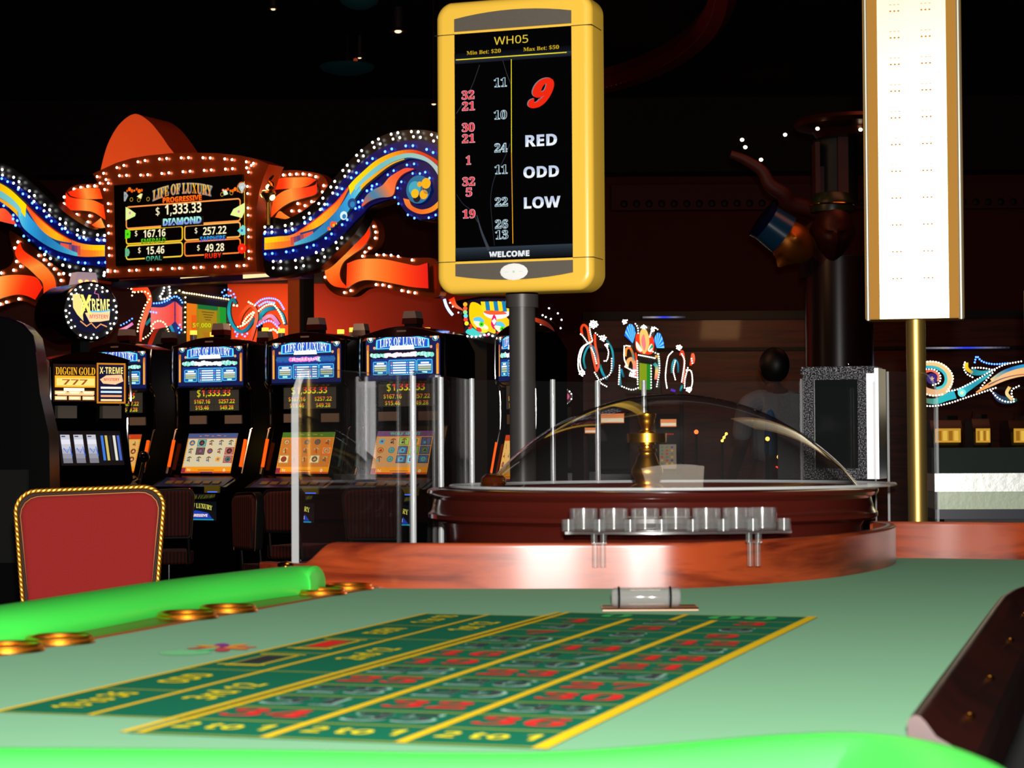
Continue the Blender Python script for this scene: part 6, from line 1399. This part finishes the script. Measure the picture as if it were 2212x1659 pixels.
MB().lathe([(0, zz(300)), (.30, zz(300)), (.34, zz(285)), (.47, zz(276)), (.49, zz(268)), (.47, zz(260)), (0, zz(258))], 48, (X_(1850), 0, 0)).build('canopy', mat('gilt_dark_rim', (70, 32, 14), .35, .7), COL)
b = MB(); b.box((X_(1760), -.1, zz(425)), (X_(1770), .1, zz(310))); b.build('pilaster', DRED, COL); MB().box((X_(1808), -.12, zz(425)), (X_(1830), .1, zz(300))).build('pilaster', DRED, COL)
MB().box((X_(1772), -.02, zz(425)), (X_(1806), .1, zz(360))).build('niche_panel', DRED, COL)
MB().cyl((X_(1812), .05, zz(600)), .3, .16, 32).build('collar', M_BLACKM, COL)
MB().cyl((X_(1812), .12, zz(440)), .18, zz(300) - zz(440), 24).build('core', M_BLACKM, COL)
# bracket arm with lamps
MB().tube([Vector(v) for v in catmull([(X_(1578), -.1, zz(335)), (X_(1610), -.1, zz(348)), (X_(1645), -.1, zz(372)), (X_(1662), -.1, zz(402)), (X_(1690), -.08, zz(420)), (X_(1712), -.02, zz(440)), (X_(1780), .05, zz(455))], 6)], lambda t: .03 + .05 * t, 10).build('bracket_arm', DRED, COL)
mb, M = head(.17, (-.78, -.1, .55), (-.62, -.10, -.78)); h1 = mb.xf(Matrix.Translation((X_(1700), -.28, zz(530))) @ M).build('statue_head', BRZ, COL)
U = Vector((-.78, -.1, .55)).normalized()
def cone(c, U, r0, r1, L_):
    t = U.orthogonal().normalized(); s_ = U.cross(t); m = MB(); n = 24; vs = []
    for d, r in ((0, 0), (0, r0), (0, r0), (L_, r1), (L_, r1), (L_, 0)):
        for i in range(n): a = 2 * PI * i / n; vs.append(Vector(c) + U * d + t * math.cos(a) * r + s_ * math.sin(a) * r)
    m.add(vs, [(k * n + i, k * n + (i + 1) % n, (k + 1) * n + (i + 1) % n, (k + 1) * n + i) for k in range(5) for i in range(n)], smooth=True); return m
hc = Vector((X_(1684), -.28, zz(514)))
cone(hc, U, .165, .15, .17).build('hat', BLUEHAT, h1); cone(hc + U * .17, U, .15, .16, .05).build('hat_rim', mat('navy_rim', (14, 20, 60), .2), h1)
MB().tube([(X_(1715), -.26, zz(545)), (X_(1745), -.12, zz(520)), (X_(1790), .02, zz(500))], lambda t: .08 + .06 * t, 14).build('neck', BRZ, COL)
mb, M = head(.20, (0, -.25, 1), (0, -1, -.35)); h2 = mb.xf(Matrix.Translation((X_(1790), -.24, zz(508))) @ M).build('statue_head', mat('dark_bronze_statue', (70, 26, 12), .45, .5), COL)
MB().lathe([(0, .12), (.13, .10), (.17, .04), (.175, 0), (.17, -.05)], 32, (X_(1790), -.22, zz(452))).build('cap', mat('dark_green_cap', (34, 44, 22), .35), h2)
MB().tube([(X_(1790) + .175 * math.cos(a * PI / 16), -.22 + .175 * math.sin(a * PI / 16), zz(450) - .012 * 0) for a in range(32)], .008, 8, closed=True).build('cap_band', M_BRASS, h2)
MB().lathe([(.12, -.3), (.14, -.1), (.16, .0)], 24, (X_(1790), -.1, zz(545))).build('neck', DRED, COL)
for px, py in ((1603, 302), (1610, 318), (1644, 345), (1696, 291), (1766, 278), (1859, 280)):
    p = D(px, py, SY - .35); MB().ell((p.x - CO.x, p.y - SY, p.z), (.016, .016, .014), 12, 8).build('canopy_lamp', mat('small_lamp', (255, 236, 200), emit=4), COL)
lamp('AREA', 'column_lamp', (.9, 14.8, 4.6), 2.2, (1, .6, .3), (2.3, 17, 2.7), .5)  # unseen dim fill, added to make the statue heads readable

# ================================================================ ceiling lamps and the curved bead cornice
for px, py, r, lab in ((750, 156, .37, 'dark teal dish lamp under the ceiling left of the yellow display'), (776, 14, .22, 'smaller dish lamp cut near the top edge')):
    z = 6.1; p = P(px, py, z); th = thing('dish_lamp', lab, 'lamp', (p.x, p.y, z), 0, 'ceiling dish lamps')
    MB().lathe([(0, -.03), (r * .5, -.02), (r * .9, .03), (r, .07), (r * .96, .09), (r * .4, .02), (0, .02)], 40).build('dish', mat('teal_dish', (20, 70, 76), .4, emit=.03), th)
    MB().cyl((0, 0, .02), .015, .5, 8).build('stem', M_BLACKM, th); MB().ell((r * .3, 0, .16), (.03, .03, .03), 10, 6).build('bulb', mat('dim_bulb', (170, 60, 30), emit=.5), th)
for px, py, s_, lab in ((860, 69, .05, 'brightest small ceiling downlight left of the yellow display'), (777, 126, .025, 'faint ceiling downlight above the teal dish lamp'), (590, 21, .03, 'small ceiling downlight at the top left'), (937, 226, .03, 'small ceiling downlight touching the yellow display')):
    z = 6.3 if py < 200 else 5.3; p = P(px, py, z); th = thing('downlight', lab, 'lamp', (p.x, p.y, z), 0, 'ceiling downlights')
    MB().lathe([(0, .04), (s_ * 2, .04), (s_ * 2.4, 0), (s_ * 1.6, .01)], 24).build('rim', M_GOLDM, th); MB().ell((0, 0, .005), (s_ * .9, s_ * .9, s_ * .4), 12, 6).build('bulb', mat('downlight_glow', (255, 220, 180), emit=1.6), th)
    if z > 6: MB().cyl((0, 0, .04), s_ * 2, 6.6 - z - .04, 16).build('housing', M_BLACKM, th)
    else: MB().cyl((0, 0, .04), s_ * .4, 6.6 - z - .04, 8).build('cable', M_BLACKM, th)
CN = thing('bead_cornice', 'curved dark red ceiling cornice with tiny bead lights right of the yellow display', 'cornice', P(1450, 130, 5.6))
cp = catmull([P(*q_, 5.6) for q_ in ((1180, 225), (1290, 196), (1370, 172), (1450, 134), (1510, 84), (1540, 30), (1548, -40), (1540, -110))], 8)
b = MB(); vs = []; m = 6
for i, p in enumerate(cp):
    t = (cp[min(len(cp) - 1, i + 1)] - cp[max(0, i - 1)]).normalized(); nn = Vector((-t.y, t.x, 0)).normalized()
    for o, z in ((0, 0), (.12, -.03), (.22, .05), (.24, .22), (.0, .26), (-.06, .12)): q_ = p + nn * o; vs.append((q_.x, q_.y, 5.6 + z))
b.add(vs, [(i * m + k, (i + 1) * m + k, (i + 1) * m + (k + 1) % m, i * m + (k + 1) % m) for i in range(len(cp) - 1) for k in range(m)], smooth=True)
wb(b, 'cornice', mat('cornice_red', (96, 18, 14), .4), CN)
b = MB()
for p in resample(cp, .11): b.ell((p.x, p.y, 5.6 + .02), (.009, .012, .012), 6, 4)
wb(b, 'bead_lights', mat('bead_light', (210, 140, 60), emit=.9), CN, kind='stuff')
lamp('AREA', 'cornice_lamp', (1.2, 20, 4.4), 5, (1, .5, .4), (1.6, 24, 5.6), .5)
# loose sparkle lamps strung behind the pole
ST = Plane(1205, 690, 24, 0); th = thing('string_lights', 'sparse string of tiny white lights right of the dark pole', 'lights', ST.o, 0)
pts = [(1172, 681), (1190, 689), (1205, 677), (1213, 691), (1179, 685), (1211, 709), (1186, 666)]
MB().tube([(ST.uv(1190, 600).x, .02, 6.6 - ST.o.z)] + [(v.x, .02, v.y) for v in (ST.uv(*p) for p in (pts[1], pts[0], pts[4], pts[5], pts[3], pts[2]))], .003, 6).build('wire', M_BLACKM, th)
bulbs(th, [ST.uv(*p) for p in pts], M_WB, .009)

# ================================================================ a person standing far behind the dome
def skin(name, nodes, edges, m, parent, sub=2):
    me = bpy.data.meshes.new(name); me.from_pydata([n[0] for n in nodes], edges, []); o = bpy.data.objects.new(name, me); S.collection.objects.link(o); o.parent = parent
    sk = o.modifiers.new('skin', 'SKIN'); sv = me.skin_vertices[0] if me.skin_vertices else None
    if sv is None: return o
    for i, n in enumerate(nodes): sv.data[i].radius = n[1] if isinstance(n[1], tuple) else (n[1], n[1]); 
    sv.data[0].use_root = True
    ss = o.modifiers.new('s', 'SUBSURF'); ss.levels = sub; ss.render_levels = sub; me.materials.append(m); return o
def person():
    pp = D(1672, 965, 13.2); th = thing('person', 'person with black hair in a white shirt with blue panel standing behind the dome', 'person', (pp.x, pp.y, 0), math.radians(200))
    SK = mat('skin_tone', (86, 50, 38), .55); SH = mat('white_shirt', (130, 126, 132), .8); BL = mat('blue_cloth', (24, 90, 140), .7); NV = mat('navy_trousers', (20, 22, 40), .8)
    nodes = [((0, 0, .95), (.14, .10)), ((0, 0, 1.12), (.125, .09)), ((0, .01, 1.3), (.15, .10)), ((0, .02, 1.40), (.08, .07)), ((0, 0, 1.46), (.05, .055)), ((0, -.01, 1.50), (.055, .06))]
    E = [(0, 1), (1, 2), (2, 3), (3, 4), (4, 5)]
    for s_ in (-1, 1):
        b0 = len(nodes); nodes += [((s_ * .09, 0, .86), .095), ((s_ * .10, -.01, .50), .062), ((s_ * .10, .01, .30), .055), ((s_ * .10, .02, .09), .038), ((s_ * .11, -.10, .045), (.04, .03))]
        E += [(0, b0), (b0, b0 + 1), (b0 + 1, b0 + 2), (b0 + 2, b0 + 3), (b0 + 3, b0 + 4)]
        b1 = len(nodes); nodes += [((s_ * .17, .01, 1.37), .058), ((s_ * .23, .02, 1.12), .044), ((s_ * .22, -.12, .95), .034), ((s_ * .21, -.17, .90), (.03, .022))]
        E += [(3, b1), (b1, b1 + 1), (b1 + 1, b1 + 2), (b1 + 2, b1 + 3)]
        for f_, (dx, L_) in enumerate(((-.024, .062), (-.008, .072), (.008, .068), (.023, .055))):
            c0 = len(nodes); base = Vector((s_ * .21 + dx, -.205, .875)); nodes += [(tuple(base), .010), (tuple(base + Vector((0, -L_ * .5, -.018))), .009), (tuple(base + Vector((0, -L_ * .8, -.045))), .008)]
            E += [(b1 + 3, c0), (c0, c0 + 1), (c0 + 1, c0 + 2)]
        c0 = len(nodes); nodes += [((s_ * .175, -.185, .89), .011), ((s_ * .162, -.215, .875), .009)]; E += [(b1 + 3, c0), (c0, c0 + 1)]
    skin('body', nodes, E, SK, th)
    mb, M = head(.098, (0, 0, 1), (0, -1, -.1)); hd = mb.xf(Matrix.Translation((0, -.02, 1.575)) @ M).build('head', SK, th)
    MB().ell((0, .014, 1.605), (.092, .108, .112), 24, 14).build('hair', mat('black_hair', (8, 7, 8), .5), hd)
    n2 = [((0, 0, .93), (.165, .115)), ((0, 0, 1.12), (.15, .11)), ((0, .01, 1.29), (.17, .12)), ((0, .02, 1.40), (.09, .08))]; E2 = [(0, 1), (1, 2), (2, 3)]
    for s_ in (-1, 1): b1 = len(n2); n2 += [((s_ * .18, .01, 1.37), .075), ((s_ * .225, .015, 1.22), .065), ((s_ * .235, .02, 1.12), .06)]; E2 += [(3, b1), (b1, b1 + 1), (b1 + 1, b1 + 2)]
    sh = skin('shirt', n2, E2, SH, th)
    skin('blue_panel', [((.06, .04, 1.0), (.05, .10)), ((.06, .04, 1.2), (.055, .105)), ((.08, .03, 1.37), (.05, .08))], [(0, 1), (1, 2)], BL, sh)
    n3 = [((0, 0, .93), (.16, .115))]; E3 = []
    for s_ in (-1, 1): b1 = len(n3); n3 += [((s_ * .09, 0, .84), .11), ((s_ * .10, -.01, .50), .085), ((s_ * .10, .015, .11), .07)]; E3 += [(0, b1), (b1, b1 + 1), (b1 + 1, b1 + 2)]
    skin('trousers', n3, E3, NV, th)
    for s_ in (-1, 1): MB().ell((s_ * .105, -.05, .04), (.05, .13, .04), 16, 8).build('shoe', M_BLACK, th)
person()

# ================================================================ far machines seen through the dome
def far_machine(px, Y, top_, w, lab, oval=None, mq=None, scr=None, led=None):
    p = D(px, top_, Y); k = Y / F; th = thing('far_slot_machine', lab, 'slot machine', (p.x, Y, 0), 0, 'far machines seen through the dome'); z = lambda y: D(px, y, Y).z; x = lambda q_: (q_ - px) * k
    MB().prism([(-.15, 0), (.2, 0), (.2, p.z), (-.12, p.z), (-.16, p.z - .2), (-.2, .9), (-.3, .85), (-.3, .7), (-.15, .6)], -w * k / 2, w * k / 2, 'x').build('cabinet', M_BLACK, th)
    if oval:
        cx, cy, rx_, ry = oval; o = MB().lathe([(0, -.06), (1, -.06), (1, .04), (0, .04)], 28, ax='y'); o.v = [(x(cx) + a * rx_ * k, b, z(cy) + c * ry * k) for a, b, c in o.v]; o.build('topper', M_BEZEL, th)
        a = MB(); [a.disc(x(cx), z(cy) , rx_ * k * f, -.062 - .001 * i, c, n=24, rz=ry * k * f * g) for i, (f, g, c) in enumerate(((.92, 1, (60, 16, 40)), (.8, .7, (200, 90, 110)), (.62, .45, (250, 190, 170)), (.5, .2, (255, 120, 150))))]; a.build('topper_face', M_EMIT, th)
        bulbs(th, [(x(cx) + rx_ * k * .95 * math.cos(i * PI / 11), z(cy) + ry * k * .95 * math.sin(i * PI / 11)) for i in range(22) if i % 4], M_WB, .006, -.07)
    if mq:
        x0, y0, x1, y1 = mq; a = MB(); a.rect(x(x0), z(y1), x(x1), z(y0), -.165, (250, 150, 90)); a.rect(x(x0 + 1), z(y1 - 2), x(x1 - 1), z((y0 + y1) / 2), -.166, (255, 236, 200)); a.build('marquee', M_EMIT, th)
    if scr:
        x0, y0, x1, y1 = scr; a = MB(); a.rect(x(x0), z(y1), x(x1), z(y0), -.24, (120, 104, 84)); rr = random.Random(px)
        for r in range(6):
            for c in range(3): a.rect(x(x0 + 3 + c * (x1 - x0 - 4) / 3), z(y0 + 8 + r * 7), x(x0 + 8 + c * (x1 - x0 - 4) / 3), z(y0 + 4 + r * 7), -.241, rr.choice(((150, 60, 40), (60, 110, 90), (170, 130, 50), (60, 60, 110))))
        a.build('screen', M_EMIT, th)
    if led: a = MB(); [a.rect(x(px - 8 + i * 4), z(led + 1), x(px - 6 + i * 4), z(led - 1), -.24, (255, 50, 20)) for i in range(5)]; a.build('led_row', M_EMIT, th)
far_machine(1203, 21, 880, 60, 'far machine with a pink oval topper ringed with bulbs right of the dark pole', oval=(1203, 857, 34, 21), mq=(1180, 900, 1222, 918), scr=(1168, 972, 1192, 1008))
far_machine(1325, 20, 890, 66, 'far machine with a cream lit header seen through the left of the dome', mq=(1296, 894, 1346, 914))
far_machine(1290, 22, 920, 40, 'lower far machine with an orange lit header left of the brass spindle', mq=(1262, 924, 1320, 936))
far_machine(1440, 20, 895, 52, 'far machine with a pale screen just right of the brass spindle', mq=(1424, 906, 1458, 922), scr=(1420, 960, 1456, 1012), led=938)
def bead_lamp(px, py, Y, lab, col='warm_spark', r=.012, more=()):
    p = D(px, py, Y); th = thing('spark_lamp', lab, 'lamp', (p.x, p.y, 0), 0, 'small lamps far behind the dome')
    MB().cyl((0, 0, 0), .006, p.z - r, 8).build('post', M_BLACKM, th); MB().ell((0, 0, p.z), (r, r, r), 12, 8).build('bulb', mat(col, (255, 170, 70) if col == 'warm_spark' else (255, 90, 40), emit=4), th)
    for mx, my in more:
        v = D(mx, my, Y); MB().tube([(0, 0, p.z), (v.x - p.x, 0, v.z)], .004, 6).ell((v.x - p.x, 0, v.z), (r, r, r), 12, 8).build('bulb', MATS[col], th)
for px, py, lab, c_ in ((1504, 933, 'small orange lamp far behind the dome right of the spindle', 'orange_spark'), (1658, 948, 'small warm lamp before the white shirt', 'warm_spark'), (1683, 987, 'larger warm lamp below the white shirt, left of the terminal', 'warm_spark')):
    bead_lamp(px, py, 11.5, lab, c_)
bead_lamp(1560, 952, 11.5, 'three small warm bulbs rising to the right in a slanting row behind the dome', more=((1564, 945), (1569, 937)), r=.008)
NB = Plane(1700, 1015, 12.5, 0); th = thing('neon_spray', 'red neon spray on a dark panel left of the terminal', 'sign', (NB.o.x, NB.o.y, 0), 0)
MB().box((-.12, .02, 0), (.08, .05, NB.o.z + .08)).build('panel', M_BLACKM, th)
b = MB(); c0 = NB.uv(1676, 1008)
for e_ in ((1722, 1026), (1712, 1014), (1716, 1020), (1700, 1022), (1694, 1012), (1704, 1016)): v = NB.uv(*e_); b.tube([(c0.x, 0, c0.y + NB.o.z), (v.x, 0, v.y + NB.o.z)], .003, 6)
b.build('neon_tubes', mat('red_neon', (255, 50, 20), emit=2.5), th)
lamp('AREA', 'cladding_lamp', (3.2, 27.5, 3.0), 9, (1, .5, .2), (3.4, 30, 1.6), .6)  # unseen warm fill added to lighten the lower wood wall
flush_bulbs()
